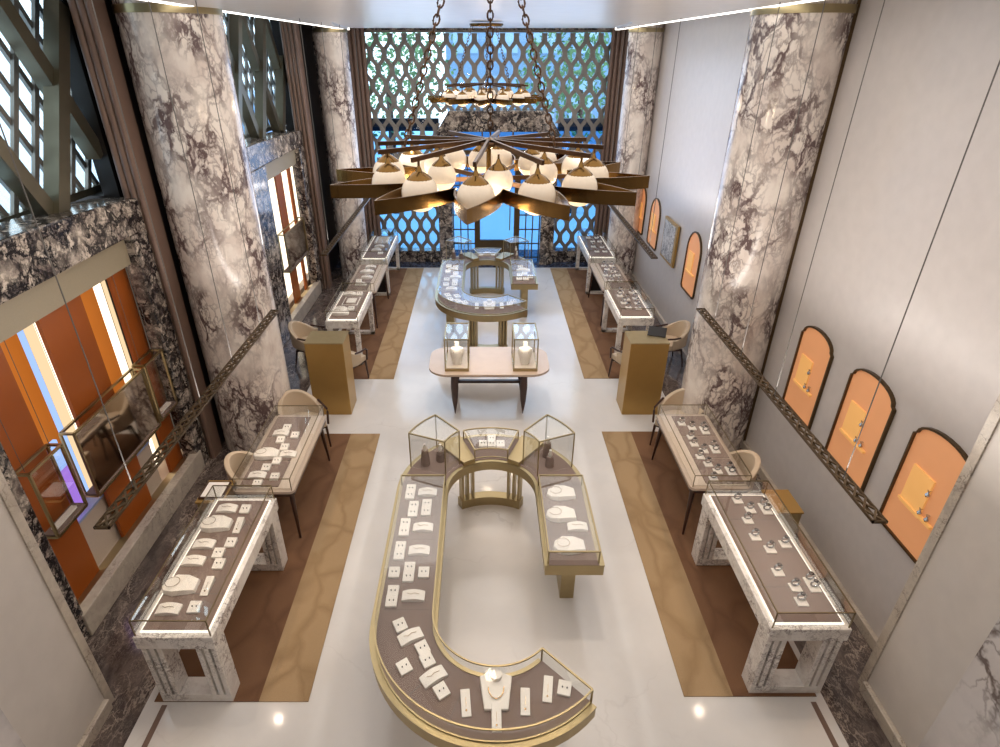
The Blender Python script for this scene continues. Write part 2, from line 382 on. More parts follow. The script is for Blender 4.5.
def left_lattice(n_, y0, y1, z0, z1, ye):
    f = MB(); f.box(-4.72, -4.62, y0, ye, z0, z0 + .08).box(-4.72, -4.62, y0, ye, z1 - .08, z1)
    r = struct('window_%d' % n_, f, 'olive')
    m = MB()
    for sg in (1, -1): lattice_strip(m, -4.66 + .015 * sg, y0, ye, z0, z1, .31, .55, .062, .04, sg)
    m.build('fine_lattice', 'lat', r)
    m = MB()
    for sg in (1, -1): lattice_strip(m, -4.34 if sg > 0 else -4.40, y0, y1, z0, z1, 1.30, .55, .16, .16, sg)
    m.build('deep_lattice', 'olive', r)
    m = MB().box(-4.76, -4.75, y0, ye, z0, z1); m.build('pane', 'clearglass', r)
left_lattice(1, 3.3, 7.05, 3.80, 5.98, 8.15)
left_lattice(2, 8.25, 14.3, 3.76, 5.98, 16.2)
# fluted brown leather pilasters beside the columns
def fluted(name, X0, X1, y0, y1, z0=0.0, z1=5.98, n=5):
    m = MB(); s = (y1 - y0) / n
    for i in range(n):
        ya = y0 + i * s
        m.prism([(X0, ya), (X1 - .05, ya), (X1, ya + s * .3), (X1, ya + s * .7), (X1 - .05, ya + s), (X0, ya + s)], z0, z1)
    return struct(name, m, 'brown')
def ribs(name, x0, n, y, r=.042, z1=5.98):
    m = MB()
    for i in range(n): m.prism(arc(x0 + i * r * 2, y, r, 0, 360, 12)[:-1], 0, z1)
    m.box(x0 - r, x0 + (n - 1) * 2 * r + r, y, y + .22, 0, z1)
    return struct(name, m, 'brown', smooth=True)
ribs('trim_20', -4.17, 3, 7.04)
ribs('trim_21', -4.17, 4, 14.12)
m = MB()
for i in range(5): m.prism(arc(-3.30 + i * .11, 16.05, .055, 0, 360, 10)[:-1], 0, 5.98)
struct('trim_22', m, 'brown', smooth=True)
m = MB()
for i in range(5): m.prism(arc(3.10 + i * .11, 16.05, .055, 0, 360, 10)[:-1], 0, 5.98)
struct('trim_23', m, 'brown', smooth=True)
struct('trim_24', MB().box(4.00 - .10, XR, 7.28, 7.5, 0, 5.98), 'bronze')
struct('trim_25', MB().box(-4.28, -4.0, 7.22, 8.0, 0, 5.98), 'black')

# columns
def column(n_, cx, cy, r, label):
    e = empty('column', (cx, cy, 0)); e['kind'] = 'structure'
    n = 48
    pr = [(r + .035, 0), (r + .035, .10), (r, .13), (r, 5.62), (r, 5.9)]
    MB().lathe([(r, 0.0), (r, 5.90)], n=n).build('shaft', 'col', e, smooth=True)
    MB().lathe([(r + .012, 5.64), (r + .012, 5.72)], n=n).build('capital_band', 'brass', e, smooth=True)
    return e
column(1, -3.47, 7.62, .54, '')
column(2, 3.56, 7.66, .53, '')
column(3, -3.38, 15.0, .37, '')
column(4, 3.62, 15.05, .38, '')

# back wall: lattice, portal ------------------------------------------
m = MB(); m.box(-4.95, -3.1, YB, YB + .3, 0, 6.2).box(3.45, 4.3, YB, YB + .3, 0, 6.2).box(-3.1, 3.45, YB, YB + .3, 5.72, 6.2)
m.box(-3.1, -1.2, YB - .08, YB + .25, 0, .32).box(1.98, 3.45, YB - .08, YB + .25, 0, .32)
struct('wall_back', m, 'surround')
def back_lattice():
    x0, x1, z0, z1 = -3.1, 3.45, .32, 5.72
    r = struct('window_3', MB().box(x0, x1, YB + .02, YB + .1, z1 - .05, z1).box(x0, x0 + .05, YB + .02, YB + .1, z0, z1).box(x1 - .05, x1, YB + .02, YB + .1, z0, z1), 'lat')
    # smooth wavy members: two mirrored families crossing, forming pointed ovals
    px = .34; pz = .70; yc = YB + .06
    m = MB(); k = 0
    nseg = int((z1 - z0) / (pz / 8))
    x = x0 - 4.0
    slope = (px / 2) / (pz / 2)
    for sg in (1, -1):
        n = int((x1 - x0) / px) + 20
        for i in range(-14, n):
            xb = x0 + i * px + (0 if sg > 0 else 0)
            ptsA = []
            for j in range(nseg + 1):
                z = z0 + j * (pz / 8); t = (z - z0)
                ph = 2 * PI * t / (pz / 2)
                xx = xb + sg * (t * slope) - sg * .030 * math.sin(ph)
                ptsA.append((xx, z))
            a = []; b = []
            for (xx, z) in ptsA:
                if not (x0 <= xx <= x1 and z <= z1) or (-1.1 < xx < 1.9 and z < 3.9):
                    if len(a) > 1: put(m, a, yc + .028 * sg)
                    a = []; continue
                a.append((xx, z))
            if len(a) > 1: put(m, a, yc + .028 * sg)
    m.build('diamond_lattice', 'lat', r)
    MB().box(x0, -1.1, YB + .13, YB + .14, z0, 3.55).box(1.9, x1, YB + .13, YB + .14, z0, 3.55).build('lower_pane', 'blueglass', r)
    MB().box(x0, x1, YB + .13, YB + .14, 3.98, z1).box(x0, -1.15, YB + .13, YB + .14, 3.55, 3.98).box(1.95, x1, YB + .13, YB + .14, 3.55, 3.98).build('upper_pane', 'clearglass', r)
    for z in (3.45,):
        MB().box(x0, -1.15, YB + .14, YB + .3, z, z + .3).box(1.95, x1, YB + .14, YB + .3, z, z + .3).build('transom_beam', 'navy', r)
def put(m, a, yc, w_=.060, th=.026):
    vs = []
    for (x, z) in a: vs += [(x - w_, yc - th, z), (x + w_, yc - th, z), (x + w_, yc + th, z), (x - w_, yc + th, z)]
    n = len(a); fs = [(0, 1, 2, 3), tuple(4 * (n - 1) + k for k in (3, 2, 1, 0))]
    for i in range(n - 1):
        for k in range(4): fs.append((4 * i + k, 4 * i + 4 + k, 4 * i + 4 + (k + 1) % 4, 4 * i + (k + 1) % 4))
    m.add(vs, fs)
back_lattice()
# stone portal with chamfered head
m = MB()
out = [(-1.2, 0), (-1.2, 3.45), (-.85, 3.98), (1.6, 3.98), (1.95, 3.45), (1.95, 0)]
inn = [(-.82, 0), (-.82, 3.2), (-.65, 3.48), (1.40, 3.48), (1.57, 3.2), (1.57, 0)]
vs = []
for (a, b) in zip(out, inn): vs += [(a[0], 15.95, a[1]), (b[0], 15.95, b[1]), (b[0], 16.5, b[1]), (a[0], 16.5, a[1])]
fs = [(0, 1, 2, 3), tuple(20 + k for k in (3, 2, 1, 0))]
for i in range(5):
    for k in range(4): fs.append((4 * i + k, 4 * i + 4 + k, 4 * i + 4 + (k + 1) % 4, 4 * i + (k + 1) % 4))
m.add(vs, fs)
struct('wall_back_portal', m, 'surround', bevel=.03)
# glazed entrance door with gridded sidelights
d = struct('door_1', MB().box(-.22, -.08, 16.3, 16.4, 0, 2.9).box(.86, 1.0, 16.3, 16.4, 0, 2.9).box(-.08, .86, 16.3, 16.4, 0, .60).box(-.08, .86, 16.3, 16.4, 2.6, 2.9), 'bronze')
MB().box(-.08, .86, 16.34, 16.35, .60, 2.6).build('pane', 'blueglass', d)
MB().tube([(.74, 16.26, .9), (.74, 16.26, 1.9)], .015).box(.73, .75, 16.26, 16.31, 1.0, 1.02).box(.73, .75, 16.26, 16.31, 1.8, 1.82).build('pull_handle', 'brass', d)
for i, (a, b) in enumerate(((-.82, -.22), (1.0, 1.57))):
    m = MB()
    for k in range(4):
        x = a + (b - a) * k / 3; m.box(x - .015, x + .015, 16.32, 16.38, 0, 2.9)
    for k in range(8): m.box(a, b, 16.32, 16.38, .1 + k * .4 - .012, .1 + k * .4 + .012)
    r = struct('window_%d' % (4 + i), m, 'bronze')
    MB().box(a, b, 16.40, 16.41, 0, 2.9).build('pane', 'blueglass', r)
m = MB().box(-.82, 1.57, 16.3, 16.42, 2.9, 3.0)
for k in (1, 2): m.box(-.82 + k * .8 - .02, -.82 + k * .8 + .02, 16.32, 16.4, 3.0, 3.48)
r = struct('window_6', m, 'bronze')
MB().box(-.82, 1.57, 16.40, 16.41, 3.0, 3.48).build('pane', 'blueglass', r)

# outside: street, facades and trees seen through the glazing
struct('ground', MB().box(-30, 30, 17.4, 45, -.3, -.12).box(-30, -4.95, -5, 17.4, -.3, -.12), 'street')
def facade(x0, x1, y, h, label, mat='facade'):
    e = empty('street_building', ((x0 + x1) / 2, y, -.12), label=label, cat='building')
    W = x1 - x0
    MB().box(-W / 2, W / 2, 0, 6, 0, h).build('wall', mat, e)
    nx = max(2, int(W / 1.6)); nz = int(h / 2.4)
    for i in range(nx):
        for k in range(nz):
            x = -W / 2 + (i + .5) * W / nx
            MB().box(x - .5, x + .5, -.05, .02, k * 2.4 + .5, k * 2.4 + 2.1).build('window', 'facadew', e)
facade(-1.5, 6.5, 27, 9, 'blue glazed building across the street behind the entrance door')
facade(7.2, 14, 29, 7, 'low blue building across the street behind the right lattice')
facade(-16, -6.0, 28, 3.6, 'low blue shopfront across the street behind the left lattice')
def tree(x, y, h, label):
    e = empty('street_tree', (x, y, -.12), label=label, cat='tree', group='street trees behind the lattice')
    MB().tube([(0, 0, 0), (.05, 0, h * .4), (0, .1, h * .6)], [.16, .12, .08]).build('trunk', 'wood', e)
    m = MB(); rr = random.Random(x)
    for i in range(1500):
        a = rr.uniform(0, 2 * PI); u = rr.uniform(-1, 1); r = (rr.random() ** .4) * h * .34
        c = Vector((r * math.cos(a) * math.sqrt(1 - u * u), r * math.sin(a) * math.sqrt(1 - u * u), h * .66 + r * u * .9))
        d1 = Vector((rr.uniform(-1, 1), rr.uniform(-1, 1), rr.uniform(-1, 1))).normalized() * .12
        d2 = Vector((rr.uniform(-1, 1), rr.uniform(-1, 1), rr.uniform(-1, 1))).normalized() * .07
        m.add([c - d1, c + d2, c + d1, c - d2], [(0, 1, 2, 3)])
    m.build('crown', 'leaf', e)
tree(-3.3, 22.5, 7.5, 'leafy green street tree behind the left side of the far lattice wall')
tree(3.4, 22.5, 7.0, 'leafy green street tree right of centre behind the far lattice wall')
#%%WINDOWS
# ------------------------------------------------------------------ window displays in the left wall
WD = {'near': empty('window_display', (-4.5, 5.5, .15), 0, 'orange panel and light strip display filling the near left window', 'window display'),
      'far': empty('window_display', (-4.5, 12.7, .15), 0, 'rust panel and light strip display filling the far left window', 'window display')}
def board(w_, name, X, y0, y1, mat, th=.04, z0=.18, z1=3.08, label=None):
    b = WD[w_]; l = b.location
    o = MB().box(X - th - l.x, X - l.x, y0 - l.y, y1 - l.y, z0 - l.z, z1 - l.z).build(name, mat, b)
    if label: o['label'] = label
struct('window_display_back', MB().box(-4.90, -4.85, 3.9, 7.04, 0, 3.6).box(-4.90, -4.85, 11.2, 14.98, 0, 3.6), M['creamb'])
struct('window_display_floor', MB().box(-4.85, XL - .32, 4.05, 7.04, 0, .15).box(-4.85, XL - .42, 11.3, 14.98, 0, .15), 'creamb')
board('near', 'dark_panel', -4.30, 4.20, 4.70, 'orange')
board('near', 'painted_glow_panel', -4.58, 4.84, 5.24, 'orangel', label='rear orange panel with painted glow')
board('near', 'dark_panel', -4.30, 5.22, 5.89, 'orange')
board('near', 'painted_glow_panel', -4.58, 6.14, 6.52, 'orangel', label='rear amber panel with painted glow')
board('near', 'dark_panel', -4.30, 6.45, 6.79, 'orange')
board('near', 'blue_light_strip', -4.60, 5.27, 5.35, 'paleblue')
board('near', 'light_strip', -4.60, 5.40, 5.50, 'stripd')
board('near', 'light_strip', -4.60, 5.50, 5.62, 'strip')
board('near', 'light_strip', -4.60, 6.60, 6.70, 'strip')
board('near', 'light_strip', -4.60, 6.74, 6.80, 'stripd')
board('near', 'light_strip', -4.52, 6.92, 7.02, 'strip')
board('near', 'light_strip', -4.78, 4.10, 4.80, 'strip')
board('near', 'plinth', -4.38, 4.75, 6.30, 'creamb', th=.16, z0=.151, z1=.80)
board('near', 'plinth_top', -4.37, 4.74, 6.31, 'bluetop', th=.18, z0=.80, z1=.83, label='pale blue plinth top')
board('near', 'purple_screen', -4.44, 4.60, 5.02, 'purple', th=.04, z0=.9, z1=1.42)
board('near', 'blue_screen', -4.44, 4.60, 5.02, 'paleblue', th=.04, z0=1.42, z1=1.75)
for a, b in ((12.9, 13.55), (13.93, 14.45), (14.74, 14.92)): board('far', 'light_strip', -4.60, a, b, 'strip')
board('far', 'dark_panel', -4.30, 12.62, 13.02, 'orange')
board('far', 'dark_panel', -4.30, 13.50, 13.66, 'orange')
board('far', 'blue_light_strip', -4.58, 14.47, 14.55, 'paleblue')

def frame_box(e, x0, x1, y0, y1, z0, z1, t, mat='brass'):
    m = MB()
    for x in (x0, x1):
        for y in (y0, y1): m.box(x - t, x + t, y - t, y + t, z0, z1)
    for z in (z0, z1):
        for x in (x0, x1): m.box(x - t, x + t, y0, y1, z - t, z + t)
        for y in (y0, y1): m.box(x0, x1, y - t, y + t, z - t, z + t)
    return m.build('frame', mat, e)
def window_case(y0, y1, z0, z1, label, mirror=False, x0=-4.24, x1=-4.10):
    e = empty('hanging_display_case', (x1, (y0 + y1) / 2, z0), label=label, cat='display case')
    h = (y1 - y0) / 2; d = x0 - x1
    frame_box(e, d, 0, -h, h, 0, z1 - z0, .012)
    MB().box(d, 0, -h, h, 0, .03).build('base', 'taupe', e)
    if mirror: MB().box(-.02, -.008, -h + .012, h - .012, .03, z1 - z0 - .012).build('mirror', 'mirror', e)
    else:
        MB().box(-.006, -.002, -h + .012, h - .012, .03, z1 - z0 - .012).build('glass', 'glass', e)
        MB().box(d * .7, d * .3, -h * .7, h * .7, .03, .055).build('display_tray', 'cream', e)
    MB().tube([(d / 2, -h * .8, z1 - z0), (d / 2, -h * .8, 3.09 - z0)], .003, 6).tube([(d / 2, h * .8, z1 - z0), (d / 2, h * .8, 3.09 - z0)], .003, 6).build('suspension_wire', 'cablem', e)
window_case(4.20, 4.66, 1.18, 1.94, 'gold framed glass case hanging nearest in the near left window')
window_case(4.86, 6.22, 1.13, 1.93, 'wide gold framed mirror case hanging in the middle of near left window', True)
window_case(6.27, 6.70, 1.16, 1.95, 'small gold framed glass case at the far end of near left window')
window_case(12.0, 13.45, 1.15, 1.95, 'wide mirror case hanging in the far left window', True)

# ------------------------------------------------------------------ hanging light rails
def rail(X, y0, y1, z, cables, label):
    e = empty('hanging_light_rail', (X, y0, z), label=label, cat='light rail')
    L = y1 - y0; wd = .055
    m = MB().box(-wd, -wd + .012, 0, L, 0, .022).box(wd - .012, wd, 0, L, 0, .022).box(-wd, wd, 0, .014, 0, .022).box(-wd, wd, L - .014, L, 0, .022).box(-.012, .012, 0, L, 0, .006)
    m.build('side_channel', 'bronze', e)
    m = MB(); n = int(L / .13); s = L / n
    for i in range(n):
        m.bar((-wd + .01, i * s, .016), (wd - .01, (i + 1) * s, .016), .016, .012)
        m.bar((wd - .01, i * s, .014), (-wd + .01, (i + 1) * s, .014), .016, .012)
    m.build('open_lattice', 'railm', e)
    for i in range(int(L / .65)): MB().lathe([(.022, -.03), (.022, -.004), (.012, .0)], (0, .3 + i * .65, 0), 10).build('spotlight_head', 'bronze', e)
    for c in cables: MB().tube([(0, c - y0, .02), (0, c - y0, ZC - z - .04)], .0045, 6).build('cable', 'cablem', e)
rail(-2.65, 3.05, 6.95, 2.38, (3.48, 4.70, 5.50, 6.40), 'bronze openwork light rail hanging over the near left tables')
rail(2.83, 3.15, 7.10, 2.34, (3.64, 4.89, 5.74, 6.60), 'bronze openwork light rail hanging over the near right tables')
rail(-2.65, 9.5, 14.9, 2.30, (9.9, 11.2, 12.6, 14.0), 'bronze openwork light rail hanging over the far left tables')
rail(2.83, 9.4, 13.9, 2.28, (9.8, 11.1, 12.4, 13.6), 'bronze openwork light rail hanging over the far right tables')
#%%ART
# ------------------------------------------------------------------ arched niches on right wall
def niche(y0, y1, z0, z1, label, style='shoulder', frame_t=.022, mat='peach', goods=3):
    e = empty('arched_display_niche', (XR, (y0 + y1) / 2, z0), label=label, cat='wall niche')
    h = (y1 - y0) / 2; H_ = z1 - z0
    def outline(g):
        hh = h - g; zb = g; pts = [(-hh, zb), (hh, zb)]
        if style == 'shoulder':
            zs = H_ * .87; pts.append((hh, zs)); pts.append((hh - .03, zs + .02))
            R = hh - .03
            for k in range(1, 12):
                a = PI * k / 12; pts.append((R * math.cos(a), zs + .02 + (H_ * .13 - g) * math.sin(a)))
            pts += [(-(hh - .03), zs + .02), (-hh, zs)]
        elif style == 'round':
            c = .05; pts = [(-hh + c, zb), (hh - c, zb), (hh, zb + c)]; zs = H_ - h
            for k in range(0, 13):
                a = PI * k / 12; pts.append((hh * math.cos(a), zs + (h - g) * math.sin(a)))
            pts.append((-hh, zb + c))
        else: pts += [(hh, H_ - g), (-hh, H_ - g)]
        return pts
    def slab(pts, x0, x1):
        n = len(pts); vs = [(x0, y, z) for y, z in pts] + [(x1, y, z) for y, z in pts]
        return MB().add(vs, [tuple(range(n)), tuple(range(2 * n - 1, n - 1, -1))] + [(i, (i + 1) % n, n + (i + 1) % n, n + i) for i in range(n)])
    o = outline(0); i_ = outline(frame_t); n = len(o)
    vs = []
    for a, b in zip(o, i_): vs += [(-.035, *a), (-.035, *b), (-.001, *b), (-.001, *a)]
    fs = []
    for k in range(n):
        q = (k + 1) % n
        for j in range(4): fs.append((4 * k + j, 4 * q + j, 4 * q + (j + 1) % 4, 4 * k + (j + 1) % 4))
    MB().add(vs, fs).build('frame', 'bronze', e)
    slab(i_, -.012, -.001).build('back_panel', mat, e)
    if style == 'flat':
        return e
    MB().box(-.03, -.012, -h * .12, h * .60, H_ * .31, H_ * .66).build('shelf_block', 'peachl', e)
    MB().box(-.045, -.012, -h * .55, h * .62, H_ * .33, H_ * .35).build('shelf', 'peachl', e)
    for k in range(goods):
        yy = -h * .1 - h * .25 * (k % 2); zz = H_ * (.37 if k < 2 else .52)
        MB().lathe([(.012, 0), (.022, .02), (.006, .05), (.018, .07)], (-.03, yy, zz - H_ * .02 if k < 2 else zz), 8).build('jewel', 'steel', e)
    return e
niche(3.70, 4.45, 1.20, 2.40, 'glowing orange arched niche on right wall, nearest of the large three')
niche(4.76, 5.51, 1.25, 2.42, 'glowing orange arched niche on right wall, middle of the large three')
niche(5.90, 6.61, 1.26, 2.41, 'glowing orange arched niche on right wall, farthest of the large three')
niche(10.35, 11.12, 1.17, 2.36, 'round topped orange panel on right wall just beyond the big column', 'round', goods=0)
niche(9.35, 10.05, 1.17, 2.36, 'orange panel half hidden behind the near right column', 'round', goods=0)
niche(13.15, 13.95, 1.25, 2.36, 'tall round topped orange panel above the far light rail end', 'round', goods=0)
niche(14.45, 15.15, 1.25, 2.36, 'farthest round topped orange panel on the right wall', 'round', goods=0)
e = empty('framed_picture', (XR, 12.15, 1.35), label='square framed grey photo print on right wall between orange panels', cat='picture')
MB().box(-.07, -.02, -.46, .46, 0, .85).build('frame', 'gold', e)
MB().box(-.075, -.07, -.36, .42, .05, .80).build('print', 'paper', e)

# ------------------------------------------------------------------ rugs
def rug(x0, x1, y0, y1, side, label):
    e = empty('rug', ((x0 + x1) / 2, (y0 + y1) / 2, 0), label=label, cat='rug', group=None)
    w_ = (x1 - x0) / 2; h = (y1 - y0) / 2; b = .46
    if side > 0:
        MB().box(-w_, w_ - b, -h, h, .001, .008).build('field', 'rug', e); MB().box(w_ - b, w_, -h, h, .001, .008).build('border', 'rugb', e)
    else:
        MB().box(-w_ + b, w_, -h, h, .001, .008).build('field', 'rug', e); MB().box(-w_, -w_ + b, -h, h, .001, .008).build('border', 'rugb', e)
rug(-3.05, -1.62, 3.30, 7.64, 1, 'brown veined rug with tan border under the near left tables')
rug(1.88, 3.12, 3.35, 7.70, -1, 'brown veined rug with tan border under the near right tables')
rug(-3.05, -1.64, 9.40, 15.65, 1, 'brown veined rug with tan border under the far left tables')
rug(1.86, 3.12, 9.42, 15.65, -1, 'brown veined rug with tan border under the far right tables')
#%%TABLES
FZ = .0085
def case_glass(e, x0, x1, y0, y1, z0, z1, t=.0045):
    frame_m = MB()
    for x in (x0, x1):
        for y in (y0, y1): frame_m.box(x - t, x + t, y - t, y + t, z0, z1)
        frame_m.box(x - t, x + t, y0, y1, z1 - t, z1 + t)
    for y in (y0, y1): frame_m.box(x0, x1, y - t, y + t, z1 - t, z1 + t)
    g = MB().box(x0, x1, y0, y1, z1 - .002, z1 + .001).box(x0, x1, y0 - .002, y0 + .001, z0, z1).box(x0, x1, y1 - .001, y1 + .002, z0, z1)
    g.box(x0 - .002, x0 + .001, y0, y1, z0, z1).box(x1 - .001, x1 + .002, y0, y1, z0, z1)
    go = g.build('glass_case', 'glass', e)
    frame_m.build('case_edge', 'edge', go)
def marble_table(cx, y0, y1, label, W=.68, legd=.18, slim=False, z=.93, darkend=False):
    e = empty('marble_showcase_table', (cx, (y0 + y1) / 2, FZ), label=label, cat='display table')
    w_ = W / 2; h = (y1 - y0) / 2; z = z - FZ
    MB().box(-w_, w_, -h, h, z - .15, z).build('marble_top', 'white_marble', e, bevel=.006)
    MB().box(-w_ + .045, w_ - .045, -h + .05, h - .05, z, z + .014).build('led_lip', 'led', e)
    MB().box(-w_ + .06, w_ - .06, -h + .065, h - .065, z, z + .02).build('suede_bed', 'taupe', e)
    for k in (1, 2, 3):
        yy = -h + (2 * h) * k / 4
        MB().box(-w_ + .065, w_ - .065, yy - .003, yy + .003, z + .02, z + .0215).build('bed_seam', 'seam', e)
    case_glass(e, -w_ + .02, w_ - .02, -h + .02, h - .02, z, z + .19)
    for sg in (-1, 1):
        ye = sg * (h - .02); yi = sg * (h - .02 - legd)
        a, b = min(ye, yi), max(ye, yi)
        l = MB()
        pw = .20 if not slim else .085
        for sx_ in (-1, 1):
            xo = sx_ * (w_ - .015)
            if slim:
                l.box(min(xo, xo - sx_ * pw), max(xo, xo - sx_ * pw), a, b, .0, z - .15)
            else:
                # three fluted posts with gaps, then a solid inner core
                for q in range(3):
                    xa = xo - sx_ * q * .066; xb = xa - sx_ * .045
                    l.box(min(xa, xb), max(xa, xb), a, b, .10, z - .15)
                xa = xo - sx_ * .01; xb = xo - sx_ * .17
                l.box(min(xa, xb), max(xa, xb), a + .03, b - .03, .10, z - .15)
        l.box(-w_ + .015, w_ - .015, a, b, 0, .10 if not slim else .06)
        l.build('leg', 'white_marble', e, bevel=.004)
    if darkend: MB().box(-w_ + .11, w_ - .11, -h + .1, -h + .16, .06, z - .15).build('dark_end_fill', 'black', e)  # black box filling the gap behind the near legs
    return e
def wood_table(cx, y0, y1, label, W=.72, z=.775):
    e = empty('wooden_showcase_table', (cx, (y0 + y1) / 2, FZ), label=label, cat='display table')
    w_ = W / 2; h = (y1 - y0) / 2; z -= FZ
    pts = []
    for (qx, qy, a0) in ((w_ - .06, -h + .06, -90), (w_ - .06, h - .06, 0), (-w_ + .06, h - .06, 90), (-w_ + .06, -h + .06, 180)):
        pts += arc(qx, qy, .06, a0, a0 + 90, 6)
    MB().prism(pts, z - .035, z).build('table_top', 'paleframe', e)
    MB().prism([(x * .985, y * .995) for x, y in pts], z - .075, z - .035).build('apron', 'wood', e)
    side = 1 if cx < 0 else -1
    MB().box(-w_ + .05, w_ - .05, -h + .05, h - .05, z, z + .010).build('cream_bed', 'creamb', e)
    xa, xb = sorted((-side * (w_ - .06), side * (w_ - .20)))
    for k in range(3):
        ya = -h + .07 + (2 * h - .14) * k / 3
        MB().box(xa, xb, ya + .01, ya + (2 * h - .14) / 3 - .01, z + .010, z + .02).build('suede_bed', 'taupe', e)
    case_glass(e, -w_ + .03, w_ - .03, -h + .03, h - .03, z, z + .17, .004)
    for sx_ in (-1, 1):
        for sy_ in (-1, 1):
            MB().tube([(sx_ * (w_ - .08), sy_ * (h - .12), z - .075), (sx_ * (w_ - .045), sy_ * (h - .05), .002)], [.034, .014], 10).build('leg', 'wood', e, smooth=True)
    return e
marble_table(-2.64, 3.28, 5.06, 'veined white marble display table at near left, nearest the left pier', .68)
marble_table(2.83, 3.36, 5.14, 'veined white marble display table at near right, nearest the right pier', .70)
wood_table(-2.575, 5.34, 7.0, 'dark legged wooden display table at near left between marble table and chair')
wood_table(2.81, 5.40, 7.02, 'dark legged wooden display table at near right between marble table and chair')
marble_table(-2.60, 9.92, 11.45, 'white framed marble display table right behind the left gold podium', .62, .10, True)
marble_table(2.86, 10.05, 11.55, 'white framed marble display table right behind the right gold podium', .66, .10, True)
wood_table(-2.58, 11.6, 13.4, 'wooden display table in the middle of the far left row', .66, .86)
wood_table(2.86, 11.7, 13.5, 'wooden display table in the middle of the far right row', .66, .86)
marble_table(-2.60, 13.55, 15.6, 'white marble display table at the far end of left row', .66, .10, True, darkend=True)
marble_table(2.86, 13.65, 15.6, 'white marble display table at the far end of right row', .66, .10, True, darkend=True)

# brass side cabinets next to the near marble tables
def side_box(x, y, rz, label, tray=False):
    e = empty('side_cabinet', (x, y, .0), rz, label, 'cabinet')
    MB().box(-.15, .15, -.19, .19, .03, .70).build('body', 'brassd', e, bevel=.006)
    MB().box(-.13, .13, -.17, .17, 0, .03).build('plinth', 'bronze', e)
    MB().box(-.16, .16, -.20, .20, .70, .72).build('top', 'gold', e)
    if tray:
        MB().box(-.14, .14, -.15, .15, .72, .745).build('tray_rim', 'wood', e)
        MB().box(-.12, .12, -.13, .13, .745, .75).build('tray_pad', 'cream', e)
side_box(-3.17, 5.42, 0, 'gold side cabinet with cream tray behind the near left marble table', True)
side_box(3.47, 5.25, 0, 'gold side cabinet on wall side of near right marble table')

# podiums
def podium(x0, x1, label, pad):
    cx = (x0 + x1) / 2; w_ = (x1 - x0) / 2
    e = empty('gold_podium', (cx, 8.43, 0), label=label, cat='podium')
    MB().box(-w_, w_, -.23, .23, .0, 1.30).build('body', 'gold', e, bevel=.006)
    MB().box(-w_ - .004, w_ + .004, -.234, .234, 1.30, 1.315).build('top', 'brassd', e)
    return e
podium(-2.78, -2.18, 'tall gold reception podium on the left of the aisle', 0)
podium(2.30, 2.90, 'tall gold reception podium on the right of the aisle', 1)
e = empty('tablet_stand', (2.78, 8.52, 1.3155), -.35, 'black tablet tilted on the right gold podium', 'tablet')
MB().bar((-.1, -.06, .0), (-.1, .06, .05), .02, .012).bar((.1, -.06, 0), (.1, .06, .05), .02, .012).build('stand', 'bronze', e)
mt = Matrix.Translation((0, 0, .045)) @ Matrix.Rotation(.4, 4, 'X')
MB().box(-.14, .14, -.10, .10, 0, .015, mt).build('tablet_screen', 'black', e)

# ------------------------------------------------------------------ chairs
def make_chair():
    e = empty('armchair')
    # seat
    pts = [(-.24, -.24), (.24, -.24), (.26, .02)] + arc(0, .02, .26, 0, 180, 10) + [(-.26, .02)]
    MB().prism(pts, .37, .47).build('seat', 'chair', e, bevel=.02)
    # curved shell back, higher in the middle
    a = []
    n = 18; vs = []; R0, R1 = .255, .31
    for i in range(n + 1):
        t = -10 + 200 * i / n; r = math.radians(t)
        hgt = .60 + .24 * max(0, math.sin(r)) ** 1.2
        for (R, z) in ((R0, .42), (R1, .42), (R1 + .02, hgt), (R0 + .01, hgt)):
            vs.append((R * math.cos(r), .02 + R * math.sin(r) * 1.05, z))
    fs = [(0, 1, 2, 3), tuple(4 * n + k for k in (3, 2, 1, 0))]
    for i in range(n):
        for k in range(4): fs.append((4 * i + k, 4 * i + 4 + k, 4 * i + 4 + (k + 1) % 4, 4 * i + (k + 1) % 4))
    MB().add(vs, fs).build('backrest', 'chair', e, smooth=True, bevel=.012)
    for s_ in (-1, 1):
        MB().tube([(s_ * .27, -.22, .40), (s_ * .285, -.22, .60), (s_ * .30, -.18, .635), (s_ * .315, -.02, .64), (s_ * .315, .10, .66)], .017, 8).build('armrest', 'wood', e, smooth=True)
        MB().tube([(s_ * .235, -.21, .37), (s_ * .25, -.235, 0)], [.022, .012], 8).build('leg', 'wood', e, smooth=True)
        MB().tube([(s_ * .20, .20, .37), (s_ * .23, .27, 0)], [.022, .012], 8).build('leg', 'wood', e, smooth=True)
    MB().box(-.23, .23, -.22, .2, .345, .37).build('seat_rail', 'wood', e)
    return e
ch = make_chair()
CH = [(-2.66, 7.30, .01, .75, 'cream barrel armchair at the far end of the near left wooden table'),
      (2.90, 7.34, .01, -.75, 'cream barrel armchair at the far end of the near right wooden table'),
      (-2.86, 5.93, .01, PI / 2, 'cream armchair tucked under wall side of the near left wooden table'),
      (3.10, 5.95, .01, -PI / 2, 'cream armchair tucked under wall side of the near right wooden table'),
      (-2.44, 9.36, .01, 2.6, 'cream armchair behind the left gold podium, nearer the aisle'),
      (-3.26, 10.02, .01, 1.45, 'cream armchair behind the left gold podium, on the wall side'),
      (2.66, 9.42, .01, -2.6, 'cream armchair behind the right gold podium, nearer the aisle'),
      (3.50, 10.05, .01, -1.45, 'cream armchair behind the right gold podium, on the wall side')]
